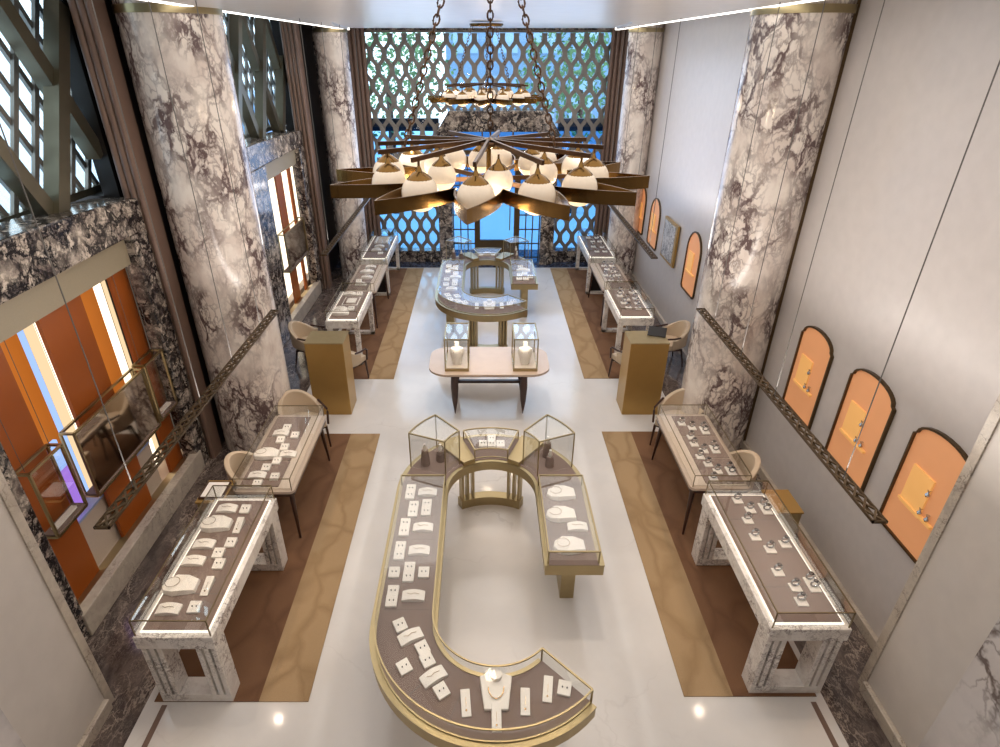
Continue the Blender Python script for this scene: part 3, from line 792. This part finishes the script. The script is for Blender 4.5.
for i, (x, y, z, rz, lb) in enumerate(CH):
    o = ch if i == 0 else copy_tree(ch)
    o.location = (x, y, z); o.rotation_euler = (0, 0, rz); tag(o, lb, 'chair', 'cream armchairs at the tables')
#%%CCASE
# ------------------------------------------------------------------ C-shaped counters
YF, YR, X0, YE = 3.43, 5.20, .10, 4.06      # front arc centre, rear arc centre, axis, end of right arm
def st(kind, v):
    return (kind, v)
def stations(a, b):
    """path positions: front arc angles 315..180, ('L', y), rear arc 180..0, ('R', y)"""
    return []
def P_(s, r):
    k, v = s
    if k == 'F': return (r * math.cos(math.radians(v)), r * math.sin(math.radians(v)))
    if k == 'L': return (-r, v - YF)
    if k == 'B': return (r * math.cos(math.radians(v)), (YR - YF) + r * math.sin(math.radians(v)))
    if k == 'R': return (r, v - YF)
def rng(k, a, b, n): return [(k, a + (b - a) * i / n) for i in range(n + 1)]
def strip(m, sts, r0, r1, z0, z1): return m.quads([P_(s, r0) for s in sts], [P_(s, r1) for s in sts], z0, z1)
FRONT = rng('F', 315, 180, 27); LEFT = [('L', YF), ('L', 5.20)]; REAR = rng('B', 180, 0, 36); RIGHT = [('R', 5.2), ('R', YE)]
ALL = FRONT + LEFT[1:] + REAR[1:] + RIGHT[1:]
GL = FRONT + [('L', 5.24)]
def make_C(label):
    e = empty('c_shaped_display_counter', (X0, YF, 0), label=label, cat='display counter')
    strip(MB(), ALL, .50, 1.07, .82, .94).build('apron', 'brassd', e)
    strip(MB(), ALL, .495, 1.075, .935, .95).build('deck_rim', 'brass', e)
    bed = strip(MB(), ALL, .537, 1.022, .95, .955).build('suede_bed', 'taupe', e)
    # bases: curved plinths with slatted posts
    def base(k, a0, a1, r0, r1, posts):
        b = strip(MB(), rng(k, a0, a1, 10), r0, r1, 0, .13).build('base_plinth', 'brassd', e)
        for a in posts:
            x, y = P_((k, a), (r0 + r1) / 2)
            mt = Matrix.Translation((x, y, 0)) @ Matrix.Rotation(math.radians(a), 4, 'Z')
            MB().box(-.05, .05, -.014, .014, .13, .82, mt).build('post', 'brassd', b)
    base('B', 62, 118, .80, .92, (64, 69, 74, 106, 111, 116))
    base('F', 238, 302, .62, .74, (240, 245, 250, 290, 295, 300))
    MB().box(.745, .895, 4.48 - YF, 4.95 - YF, 0, .82).build('pedestal', 'brassd', e)
    MB().box(-.88, -.72, 3.7 - YF, 4.9 - YF, 0, .82).build('pedestal', 'brassd', e)
    # low glass case over front arc + left arm
    def low(sts, zt=1.10, r0=.53, r1=1.02, ends=True):
        g = MB(); strip(g, sts, r0, r0 + .003, .95, zt); strip(g, sts, r1 - .003, r1, .95, zt); strip(g, sts, r0, r1, zt, zt + .003)
        for s in (sts[0], sts[-1]):
            a = P_(s, r0); b = P_(s, r1); g.bar((*a, (.95 + zt) / 2), (*b, (.95 + zt) / 2), .003, zt - .95)
        go = g.build('glass_case', 'glass', e)
        f = MB()
        strip(f, sts, r0 - .006, r0 + .006, zt - .004, zt + .010); strip(f, sts, r1 - .006, r1 + .006, zt - .004, zt + .010)
        strip(f, sts, r1 - .006, r1 + .006, .95, .962); strip(f, sts, r0 - .006, r0 + .006, .95, .962)
        for s in (sts[0], sts[-1]):
            a = P_(s, r0); b = P_(s, r1)
            f.bar((*a, zt + .003), (*b, zt + .003), .014, .014)
            for p in (a, b): f.bar((*p, .95), (*p, zt), .014, .014, up=(0, 1, 0))
        f.build('case_edge', 'brass', go)
    low(GL); low([('R', 5.24), ('R', YE + .03)])
    low(rng('B', 110, 70, 8), 1.08, .58, 1.02)
    # bed seams
    for s in (('L', 3.55), ('L', 4.0), ('L', 4.4), ('L', 4.8), ('R', 4.45), ('R', 4.85), ('F', 225), ('F', 248), ('F', 288)):
        a = P_(s, .58); b = P_(s, .98); MB().bar((*a, .9555), (*b, .9555), .004, .002).build('bed_seam', 'seam', e)
    # tall wedge vitrines
    for a0, a1 in ((158, 131), (49, 22)):
        sts = rng('B', a0, a1, 6); z0, z1 = .956, 1.43; r0, r1 = .575, 1.03
        g = MB(); strip(g, sts, r0, r0 + .003, z0, z1); strip(g, sts, r1 - .003, r1, z0, z1); strip(g, sts, r0, r1, z1, z1 + .003)
        for s in (sts[0], sts[-1]):
            p = P_(s, r0); q = P_(s, r1); g.bar((*p, (z0 + z1) / 2), (*q, (z0 + z1) / 2), .003, z1 - z0)
        go = g.build('tall_glass_case', 'glass', e)
        f = MB(); strip(f, sts, r0 - .007, r0 + .007, z1, z1 + .014); strip(f, sts, r1 - .007, r1 + .007, z1, z1 + .014)
        for s in (sts[0], sts[-1]):
            p = P_(s, r0); q = P_(s, r1); f.bar((*p, z1 + .007), (*q, z1 + .007), .014, .014)
            for c in (p, q): f.bar((*c, z0), (*c, z1), .014, .014, up=(0, 1, 0))
        f.build('case_edge', 'brass', go)
    # solid gold wedges between the vitrines
    for a0, a1 in ((129, 112), (68, 51)):
        strip(MB(), rng('B', a0, a1, 5), .52, 1.05, .95, 1.0).build('gold_wedge', 'brassd', e)
    return e
c1 = make_C('gold C-shaped glass counter nearest the camera in the middle of the floor')
c2 = copy_tree(c1); c2.location = (X0, 11.2, 0); tag(c2, 'gold C-shaped glass counter at the far end near the entrance door', 'display counter')

# ------------------------------------------------------------------ console table with two vitrines
e = empty('console_table', (.10, 8.62, 0), label='pale topped console table with dark legs between the two C-shaped counters', cat='table')
pts = []
for (qx, qy, a0) in ((.98 - .30, -.5 + .30, -90), (.98 - .30, .5 - .30, 0), (-.98 + .30, .5 - .30, 90), (-.98 + .30, -.5 + .30, 180)):
    pts += arc(qx, qy, .30, a0, a0 + 90, 8)
MB().prism(pts, .765, .80).build('table_top', 'burl', e)
MB().prism([(x * .97, y * .95) for x, y in pts], .745, .765).build('under_edge', 'wood', e)
for s_ in (-1, 1):
    x = s_ * .56
    for yy, k in ((-.38, 0), (.38, 1)):
        MB().lathe([(.006, 0), (.045, .25), (.062, .5), (.055, .745)], (x, yy, .0), 10, 1, .8).build('leg', 'wood', e, smooth=True)
    MB().bar((x, -.38, .40), (x, .38, .40), .035, .08).build('side_stretcher', 'wood', e)
MB().bar((-.56, 0, .40), (.56, 0, .40), .05, .05).build('stretcher', 'wood', e)

def busty(name, parent, x, y, z, s=1., mat='cream'):
    s *= 1.0
    MB().lathe([(.070, 0), (.080, .04), (.108, .17), (.118, .24), (.10, .285), (.045, .31), (.034, .36), (.040, .39), (.0, .40)], (x, y, z), 20, s, s * .62).build(name, mat, parent, smooth=True)
def vitrine(x0, x1, label):
    cx = (x0 + x1) / 2; w_ = (x1 - x0) / 2
    e = empty('glass_vitrine', (cx, 8.55, .801), label=label, cat='vitrine')
    MB().box(-w_, w_, -.31, .31, 0, .035).build('base', 'brassd', e)
    MB().box(-w_ + .012, w_ - .012, -.3, .3, .035, .05).build('pad', 'creamb', e)
    frame_box(e, -w_, w_, -.31, .31, .0, .56, .009, 'brass')
    g = MB().box(-w_, w_, -.311, -.309, .04, .56).box(-w_, w_, .309, .311, .04, .56).box(-w_ - .001, -w_ + .001, -.3, .3, .04, .56).box(w_ - .001, w_ + .001, -.3, .3, .04, .56).box(-w_, w_, -.3, .3, .559, .561)
    g.build('glass', 'glass', e)
    b = empty('necklace_bust', (cx, 8.40, .853), label='cream necklace bust inside the ' + ('left' if cx < .1 else 'right') + ' glass vitrine on the console', cat='bust')
    busty('bust_form', b, 0, 0, 0, 1.0)
    d = bpy.data.lights.new('added_vitrine_fill', 'POINT'); d.energy = 3.2; d.color = (1, .86, .70); d.shadow_soft_size = .02  # unseen point lamp added in each vitrine to brighten the bust
    lo = bpy.data.objects.new('added_vitrine_fill', d); lo.location = (cx, 8.27, 1.34); COL.objects.link(lo)
    ring = [(.045 * math.cos(a) * 1.3, -.060 + .02 * math.sin(a) - .012, .25 - .06 * math.sin(a)) for a in [k * PI / 8 for k in range(9)]]
    MB().tube(ring, .004, 6).build('necklace', 'jewel', b)
vitrine(-.60, -.235, 'brass framed glass vitrine on left end of the console table')
vitrine(.49, .86, 'brass framed glass vitrine on right end of the console table')
#%%PADS
# ------------------------------------------------------------------ jewellery pads
def make_pad(kind):
    e = empty({'sm': 'ring_pad', 'br': 'bracelet_pad', 'nk': 'necklace_pad', 'tl': 'tall_pendant_pad', 'bust': 'necklace_display', 'w': 'watch_pad', 'W': 'double_watch_pad', 'frame': 'open_tray', 'board': 'framed_tray'}[kind])
    def curved(w_, d, h0, h1, n=10, taper=1.0):
        vs = []
        for i in range(n + 1):
            t = i / n; x = -w_ / 2 + w_ * t; h = h0 + (h1 - h0) * math.sin(PI * t); dd = d / 2 * (taper + (1 - taper) * math.sin(PI * t))
            vs += [(x, -dd, 0), (x, dd, 0), (x, dd, h), (x, -dd, h * .8)]
        fs = [(0, 1, 2, 3), tuple(4 * n + k for k in (3, 2, 1, 0))]
        for i in range(n):
            for k in range(4): fs.append((4 * i + k, 4 * i + 4 + k, 4 * i + 4 + (k + 1) % 4, 4 * i + (k + 1) % 4))
        return MB().add(vs, fs)
    if kind == 'sm':
        MB().add([(-.042, -.045, 0), (.042, -.045, 0), (.042, .045, 0), (-.042, .045, 0), (-.042, -.045, .018), (.042, -.045, .018), (.042, .045, .034), (-.042, .045, .034)],
                 [(0, 1, 2, 3), (4, 5, 6, 7), (0, 1, 5, 4), (1, 2, 6, 5), (2, 3, 7, 6), (3, 0, 4, 7)]).build('pad', 'cream', e, bevel=.003)
        for x in (-.014, .016): MB().lathe([(.0045, 0), (.0045, .010), (.002, .013)], (x, .0, .024), 8).build('earring', 'jeweld', e)
    elif kind == 'br':
        curved(.19, .095, .022, .045).build('pad', 'cream', e, smooth=True)
        MB().tube([(-.05, .01, .042), (-.02, -.005, .045), (.01, .005, .047), (.05, 0, .042)], .0020, 6).build('bracelet', 'jewel', e)
    elif kind == 'nk':
        pts = [(-.13, -.02), (-.115, .045), (-.05, .085), (.04, .08), (.12, .055), (.125, -.055), (.06, -.07), (-.03, -.085), (-.10, -.065)]
        n = len(pts)
        vs = [(x, y, 0) for x, y in pts] + [(x * .95, y * .92, .03 + .025 * (1 - abs(x) / .13)) for x, y in pts]
        MB().add(vs, [tuple(range(n)), tuple(range(2 * n - 1, n - 1, -1))] + [(i, (i + 1) % n, n + (i + 1) % n, n + i) for i in range(n)]).build('pad', 'cream', e, bevel=.004)
        MB().tube([(-.05 + .05 * math.cos(a), .045 * math.sin(a), .055) for a in [k * PI / 8 - PI * .9 for k in range(15)]], .0018, 6).build('necklace', 'jewel', e)
    elif kind == 'tl':
        MB().add([(-.036, -.095, 0), (.036, -.095, 0), (.036, .095, 0), (-.036, .095, 0), (-.036, -.095, .012), (.036, -.095, .012), (.036, .095, .055), (-.036, .095, .055)],
                 [(0, 1, 2, 3), (4, 5, 6, 7), (0, 1, 5, 4), (1, 2, 6, 5), (2, 3, 7, 6), (3, 0, 4, 7)]).build('pad', 'cream', e, bevel=.003)
        MB().bar((0, .03, .046), (0, -.03, .034), .002, .002).lathe([(.007, 0), (.007, .008)], (0, -.055, .022), 8).build('pendant', 'jewel', e)
    elif kind == 'bust':
        # flat bib with a round neck disc
        pts = [(-.125, .10), (-.06, .12), (.06, .12), (.125, .10), (.09, -.13), (-.09, -.13)]
        n = len(pts)
        vs = [(x, y, 0) for x, y in pts] + [(x, y, .03 + .25 * (y + .13)) for x, y in pts]
        MB().add(vs, [tuple(range(n)), tuple(range(2 * n - 1, n - 1, -1))] + [(i, (i + 1) % n, n + (i + 1) % n, n + i) for i in range(n)]).build('bib', 'cream', e, bevel=.006)
        MB().lathe([(.045, .06), (.048, .10), (.050, .115), (.046, .12)], (0, .10, 0), 20).build('neck', 'cream', e, smooth=True)
        MB().tube([(.06 * math.cos(a), .02 + .085 * math.sin(a), .06 + .25 * (.08 + .085 * math.sin(a)) * .6) for a in [PI + k * PI / 12 for k in range(13)]], .004, 6).build('necklace', 'jewel', e)
    elif kind in ('w', 'W'):
        s = 1.0 if kind == 'w' else 1.75
        MB().box(-.045, .045, -.045 * s, .045 * s, 0, .014).build('pad', 'cream', e, bevel=.003)
        for k in ((0,) if kind == 'w' else (-.04, .04)):
            MB().tube([(.034 * math.cos(a), k + .012, .052 + .032 * math.sin(a)) for a in [j * 2 * PI / 14 for j in range(14)]], .0085, 6, True).build('watch_band', 'steel', e, smooth=True)
            MB().lathe([(.02, 0), (.02, .007)], (0, k + .012, .083), 12).build('watch_dial', 'jeweld', e)
    elif kind == 'frame':
        MB().box(-.2, .2, .25, .32, 0, .04).box(-.2, -.14, -.3, .25, 0, .04).box(.14, .2, -.3, .25, 0, .04).build('rim', 'cream', e, bevel=.004)
        MB().box(-.14, .14, -.3, .25, 0, .01).build('base', 'creamb', e)
    elif kind == 'board':
        MB().box(-.19, .19, -.26, .26, 0, .012).build('rim', 'cream', e)
        MB().box(-.17, .17, -.24, .24, .012, .016).build('base', 'taupe', e)
        MB().box(-.10, .12, -.16, .12, .016, .035).build('card', 'cream', e)
    return e
PAD = {}
WORDS = {'sm': 'small white earring pad', 'br': 'white curved bracelet pad', 'nk': 'broad white necklace pad', 'tl': 'tall white pendant pad', 'bust': 'large white necklace bib with round neck',
         'w': 'white pad holding one watch', 'W': 'long white pad holding two watches', 'frame': 'large open white tray', 'board': 'flat framed white tray'}
def place(L, z, where, group, rot=None):
    L = sorted(L, key=lambda t: (round(t[2], 1), t[1]))
    cnt = {}
    for it in L: cnt[it[0]] = cnt.get(it[0], 0) + 1
    seen = {}
    for it in L:
        k, x, y = it[:3]; rz = it[3] if len(it) > 3 else 0
        i = seen.get(k, 0); seen[k] = i + 1
        if k not in PAD: o = PAD[k] = make_pad(k)
        else: o = copy_tree(PAD[k])
        o.location = (x, y, z); o.rotation_euler = (0, 0, rz); o.scale = (({'sm': 1.22, 'nk': 1.28, 'br': 1.08, 'w': 1.1, 'W': 1.1, 'board': .8, 'frame': .85}.get(k, 1.0) * (1.15 if y > 9 and k in ('w', 'sm', 'br') else 1)),) * 3
        if cnt[k] == 1: lb = WORDS[k] + ' ' + where
        else: lb = WORDS[k] + ', ' + ORD[i] + ' from front ' + where if i else WORDS[k] + ', nearest ' + where
        tag(o, lb, 'jewellery pad', group)
TL1 = [('br', -2.76, 4.84), ('sm', -2.56, 4.83), ('nk', -2.78, 4.60), ('tl', -2.54, 4.58), ('br', -2.79, 4.32), ('sm', -2.53, 4.34), ('sm', -2.60, 4.20), ('br', -2.80, 4.10), ('sm', -2.54, 4.06), ('nk', -2.79, 3.80), ('tl', -2.54, 3.79), ('br', -2.78, 3.54), ('sm', -2.56, 3.56)]
TL2 = [('br', -2.70, 6.49), ('sm', -2.66, 6.62), ('sm', -2.50, 6.44), ('sm', -2.66, 6.33), ('nk', -2.74, 6.02), ('sm', -2.56, 6.17), ('br', -2.47, 6.02), ('sm', -2.57, 5.88), ('sm', -2.66, 5.75), ('br', -2.72, 5.60), ('sm', -2.50, 5.57), ('sm', -2.67, 5.46)]
TR1 = [('w', 2.80, 4.98), ('w', 2.88, 4.83), ('w', 2.79, 4.67), ('W', 3.05, 4.85), ('w', 2.77, 4.43), ('w', 2.85, 4.26), ('w', 3.03, 4.33), ('w', 2.80, 3.97), ('w', 2.88, 3.79), ('W', 3.05, 3.82), ('w', 2.86, 3.63)]
TR2 = [('w', 2.73, 6.73), ('w', 2.84, 6.63), ('W', 2.99, 6.57), ('w', 2.76, 6.41), ('w', 2.75, 6.25), ('w', 2.83, 6.11), ('W', 2.98, 6.14), ('w', 2.74, 5.98), ('w', 2.79, 5.83), ('w', 2.86, 5.69), ('W', 3.02, 5.69), ('w', 2.76, 5.54)]
CLA = [('sm', -.81, 5.16), ('sm', -.81, 5.05), ('br', -.62, 5.10), ('sm', -.75, 4.88), ('sm', -.75, 4.77), ('sm', -.61, 4.91), ('sm', -.61, 4.79), ('sm', -.81, 4.61), ('sm', -.81, 4.49), ('br', -.62, 4.55), ('sm', -.82, 4.28), ('sm', -.82, 4.17), ('br', -.63, 4.23), ('sm', -.84, 3.95), ('sm', -.70, 4.01), ('sm', -.70, 3.90), ('sm', -.56, 3.95), ('sm', -.82, 3.73), ('sm', -.82, 3.62), ('br', -.63, 3.68)]
CFR = [('sm', -.71, 3.37, .5), ('br', -.61, 3.26, .5), ('sm', -.50, 3.15, .55), ('sm', -.45, 3.04, .55), ('sm', -.63, 2.98, .6), ('br', -.39, 2.90, .6), ('sm', -.32, 2.78, .6), ('tl', -.13, 2.68, .1), ('bust', .10, 2.76), ('tl', .32, 2.69, -.05), ('tl', .50, 2.79, -.15), ('sm', .63, 2.80, -.25), ('tl', .10, 2.57)]
CRA = [('nk', .87, 5.08), ('nk', .83, 4.74), ('br', .98, 4.56), ('nk', .86, 4.29)]
CBA = [('sm', .11, 6.13), ('sm', -.0, 6.02), ('sm', .11, 6.02), ('sm', .22, 6.02)]
RR1 = [('w', 2.82, 11.32), ('w', 2.76, 11.12), ('w', 3.04, 11.30), ('w', 2.86, 10.92), ('w', 3.04, 10.98), ('w', 2.76, 10.74), ('w', 3.02, 10.72), ('w', 2.80, 10.5), ('w', 2.98, 10.46)]
RR2 = [('w', 2.82, 13.20), ('w', 3.0, 13.2), ('w', 2.85, 12.96), ('w', 2.97, 12.8), ('w', 2.74, 12.55), ('w', 2.88, 12.50), ('w', 3.02, 12.55), ('w', 2.80, 12.2), ('w', 2.98, 12.15)]
RR3 = [('w', 2.78, 15.3), ('w', 3.0, 15.3), ('w', 2.84, 14.95), ('w', 3.02, 14.95), ('w', 2.78, 14.5), ('w', 3.0, 14.45), ('w', 2.8, 14.1), ('w', 3.0, 14.1)]
RL1 = [('br', -2.70, 11.2), ('sm', -2.50, 11.2), ('board', -2.60, 10.85), ('br', -2.72, 10.42), ('sm', -2.52, 10.42), ('nk', -2.68, 10.22)]
RL2 = [('br', -2.60, 13.1), ('nk', -2.62, 12.75), ('br', -2.57, 12.40), ('sm', -2.70, 12.15), ('br', -2.62, 11.95)]
RL3 = [('frame', -2.62, 15.05), ('br', -2.61, 14.5), ('br', -2.64, 14.2), ('sm', -2.5, 13.95)]
R2F = [('sm', -.71, 11.1, .5), ('sm', -.52, 11.05, .5), ('sm', -.64, 10.88, .5), ('sm', -.49, 10.79, .5), ('sm', -.36, 10.70, .5), ('tl', -.12, 10.53), ('bust', .12, 10.52), ('tl', .36, 10.55), ('sm', .52, 10.64), ('sm', .60, 10.76)]
R2L = [('sm', -.78, 12.91), ('sm', -.62, 12.86), ('sm', -.78, 12.55), ('sm', -.60, 12.42), ('br', -.68, 12.70), ('sm', -.78, 12.03), ('br', -.60, 12.20), ('sm', -.60, 11.95), ('sm', -.78, 11.72), ('sm', -.60, 11.74), ('br', -.65, 11.47)]
R2R = [('sm', .78, 12.08), ('sm', .92, 12.08), ('sm', 1.03, 12.2), ('sm', .80, 12.3), ('sm', .92, 12.4), ('nk', .90, 12.62), ('sm', .85, 12.86)]
R2B = [('br', .10, 13.85), ('sm', -.06, 13.80), ('sm', .26, 13.80)]
place(TL1, .9505, 'in near left marble table', 'white pads in the near left marble table')
place(TL2, .7955, 'in near left wooden table', 'white pads in the near left wooden table')
place(TR1, .9505, 'in near right marble table', 'watch pads in the near right marble table')
place(TR2, .7955, 'in near right wooden table', 'watch pads in the near right wooden table')
place(CLA, .9565, 'in left arm of near C counter', 'white pads in the left arm of the near C counter')
place(CFR, .9565, 'in front curve of near C counter', 'white pads in the front curve of the near C counter')
place(CRA, .9565, 'in right arm of near C counter', 'white pads in the right arm of the near C counter')
place(CBA, .9565, 'in rear curve of near C counter', 'white pads in the rear curve of the near C counter')
place(RR1, .9505, 'in table behind right podium', 'watch pads on the table behind the right podium')
place(RR2, .8805, 'in far right middle table', 'watch pads on the far right middle table')
place(RR3, .9505, 'in farthest right table', 'watch pads on the farthest right table')
place(RL1, .9505, 'in table behind left podium', 'white pads on the table behind the left podium')
place(RL2, .8805, 'in far left middle table', 'white pads on the far left middle table')
place(RL3, .9505, 'in farthest left table', 'white pads on the farthest left table')
place(R2F, .9565, 'in front curve of far C counter', 'white pads in the front curve of the far C counter')
place(R2L, .9565, 'in left arm of far C counter', 'white pads in the left arm of the far C counter')
place(R2R, .9565, 'in right arm of far C counter', 'white pads in the right arm of the far C counter')
place(R2B, .9565, 'in rear curve of far C counter', 'white pads in the rear curve of the far C counter')
# small brown display stands inside the tall wedge vitrines
for cyc, nm in ((YR, 'near'), (12.97, 'far')):
    for ang, sd in ((145, 'left'), (35, 'right')):
        for k, (r, dz, da) in enumerate(((.80, .14, -5), (.90, .20, 6))):
            a = math.radians(ang + da)
            e = empty('jewellery_stand', (X0 + r * math.cos(a), cyc + r * math.sin(a), .9565), 0, ('shorter' if k == 0 else 'taller') + ' taupe jewellery stand in %s tall vitrine of the %s C counter' % (sd, nm), 'stand')
            MB().lathe([(.055, 0), (.052, dz * .4), (.04, dz)], (0, 0, 0), 16).build('block', 'taupe', e, smooth=True)
            MB().lathe([(.02, dz), (.028, dz + .03), (.012, dz + .07), (.016, dz + .09)], (0, 0, 0), 14).build('bust_form', 'cream', e, smooth=True)
#%%CHAND
# ------------------------------------------------------------------ chandeliers
def make_chandelier(x, y, z, label):
    e = empty('petal_chandelier', (x, y, z), label=label, cat='chandelier')
    zs = .22     # spoke level above the petal band
    NP = 12
    MB().lathe([(.02, -.06), (.045, -.04), (.045, .02), (.018, .05), (.016, zs - .02), (.05, zs - .01), (.05, zs + .035), (.015, zs + .05)], n=20).build('hub', 'chandbrass', e, smooth=True)
    for k in range(NP):
        a = math.radians(-90 - 6.6 + 30 * k)
        ca, sa = math.cos(a), math.sin(a)
        # leaf-shaped petal band
        r0, r1, wm, n = .55, 1.11, .1495, 12
        side = [(r0 + (r1 - r0) * (i / n), wm * math.cos(PI / 2 * i / n) ** .9) for i in range(n + 1)]
        side += [(r, -w__) for r, w__ in side[-2::-1]]
        th = .007; N = len(side); vs = []
        for q_, (r, wv) in enumerate(side):
            wi = wv - math.copysign(min(th, abs(wv)), wv) if abs(wv) > 1e-6 else 0
            ri = r - (th * 2.2 if q_ == N // 2 else 0)
            for (rr_, ww, zz) in ((r, wv, -.042), (ri, wi, -.042), (ri, wi, .042), (r, wv, .042)):
                vs.append((rr_ * ca - ww * sa, rr_ * sa + ww * ca, zz))
        fs = [(0, 1, 2, 3), tuple(4 * (N - 1) + k_ for k_ in (3, 2, 1, 0))]
        for i in range(N - 1):
            q = i + 1
            for j in range(4): fs.append((4 * i + j, 4 * q + j, 4 * q + (j + 1) % 4, 4 * i + (j + 1) % 4))
        MB().add(vs, fs).build('petal', 'chandbrass', e)
        if k % 2:
            a3 = a + math.radians(15)
            MB().bar((.03 * math.cos(a3), .03 * math.sin(a3), .0), (.565 * math.cos(a3), .565 * math.sin(a3), .0), .012, .03).build('support_arm', 'chain', e)
        # spoke and stem
        rl = .72
        MB().bar((.04 * ca, .04 * sa, zs + .03), ((rl + .06) * ca, (rl + .06) * sa, zs), .018, .028).build('spoke', 'chain', e)
        MB().tube([(rl * ca, rl * sa, zs), (rl * ca, rl * sa, .13)], .008, 8).build('stem', 'chandbrass', e)
        def globe(r, aa, zc, R):
            cx, cy = r * math.cos(aa), r * math.sin(aa)
            prof = [(R * math.sin(t), zc + R * math.cos(t)) for t in [math.radians(q) for q in range(40, 116, 8)]]
            g = MB().lathe(prof, (cx, cy, 0), 24).build('globe', 'globe', e, smooth=True)
            prof = [(R * math.sin(t), zc + R * math.cos(t)) for t in [math.radians(q) for q in range(115, 180, 8)]]
            MB().lathe(prof, (cx, cy, 0), 24).build('lit_bowl', 'globe_lit', g, smooth=True)
            MB().lathe([(R * .74, zc + R * .62), (R * .66, zc + R * .78), (R * .40, zc + R * 1.0), (.02, zc + R * 1.12), (.008, zc + R * 1.4)], (cx, cy, 0), 20).build('cap', 'chandbrass', g, smooth=True)
        globe(rl, a, .02, .115)
        if k % 2 == 0:
            a2 = a + math.radians(15)
            globe(.40, a2, .06, .095)
            MB().tube([(.40 * math.cos(a2), .40 * math.sin(a2), zs), (.40 * math.cos(a2), .40 * math.sin(a2), .17)], .007, 8).build('stem', 'chandbrass', e)
    ring = [(.10 * math.cos(t), .10 * math.sin(t), zs + .02) for t in [j * 2 * PI / 40 for j in range(40)]]
    MB().tube(ring, .012, 6, True).build('upper_ring', 'chain', e)
    # chains
    top = ZC - z - .06
    MB().lathe([(.28, top - .03), (.30, top), (.30, top + .02)], n=28).build('ceiling_rose', 'chandbrass', e, smooth=True)
    for ang, rb, rt in ((196, .58, .27), (-18, .46, .17), (88, .42, .19)):
        aa = math.radians(ang)
        A = Vector((rb * math.cos(aa), rb * math.sin(aa), zs + .02)); B = Vector((rt * math.cos(aa), rt * math.sin(aa), top - .02))
        d = (B - A); L = d.length; d.normalize(); nl = int(L / .048); m = MB()
        p = d.cross(Vector((0, 1, 0))).normalized(); q = d.cross(p).normalized()
        for i in range(nl):
            c = A + d * (L * (i + .5) / nl); s_ = p if i % 2 else q
            m.tube([c + d * .032 * math.cos(t) + s_ * .019 * math.sin(t) for t in [j * 2 * PI / 10 for j in range(10)]], .0065, 6, True)
        m.build('chain', 'chain', e)
    return e
ch1 = make_chandelier(.04, 4.30, 4.505, 'large brass petal chandelier with opal globes over the near C counter')
ch2 = copy_tree(ch1); ch2.location = (.06, 12.1, 4.505); tag(ch2, 'far brass petal chandelier seen small in front of the lattice wall', 'chandelier')
for (x, y) in ((.10, 4.30), (.10, 12.1)):
    for dx, dy in ((.35, 0), (-.35, 0), (0, .35), (0, -.35)):
        d = bpy.data.lights.new('chandelier_bulb', 'POINT'); d.energy = 13; d.color = (1, .78, .54); d.shadow_soft_size = .08
        o = bpy.data.objects.new('chandelier_bulb', d); o.location = (x + dx * 2.05, y + dy * 2.05, 4.36); COL.objects.link(o)
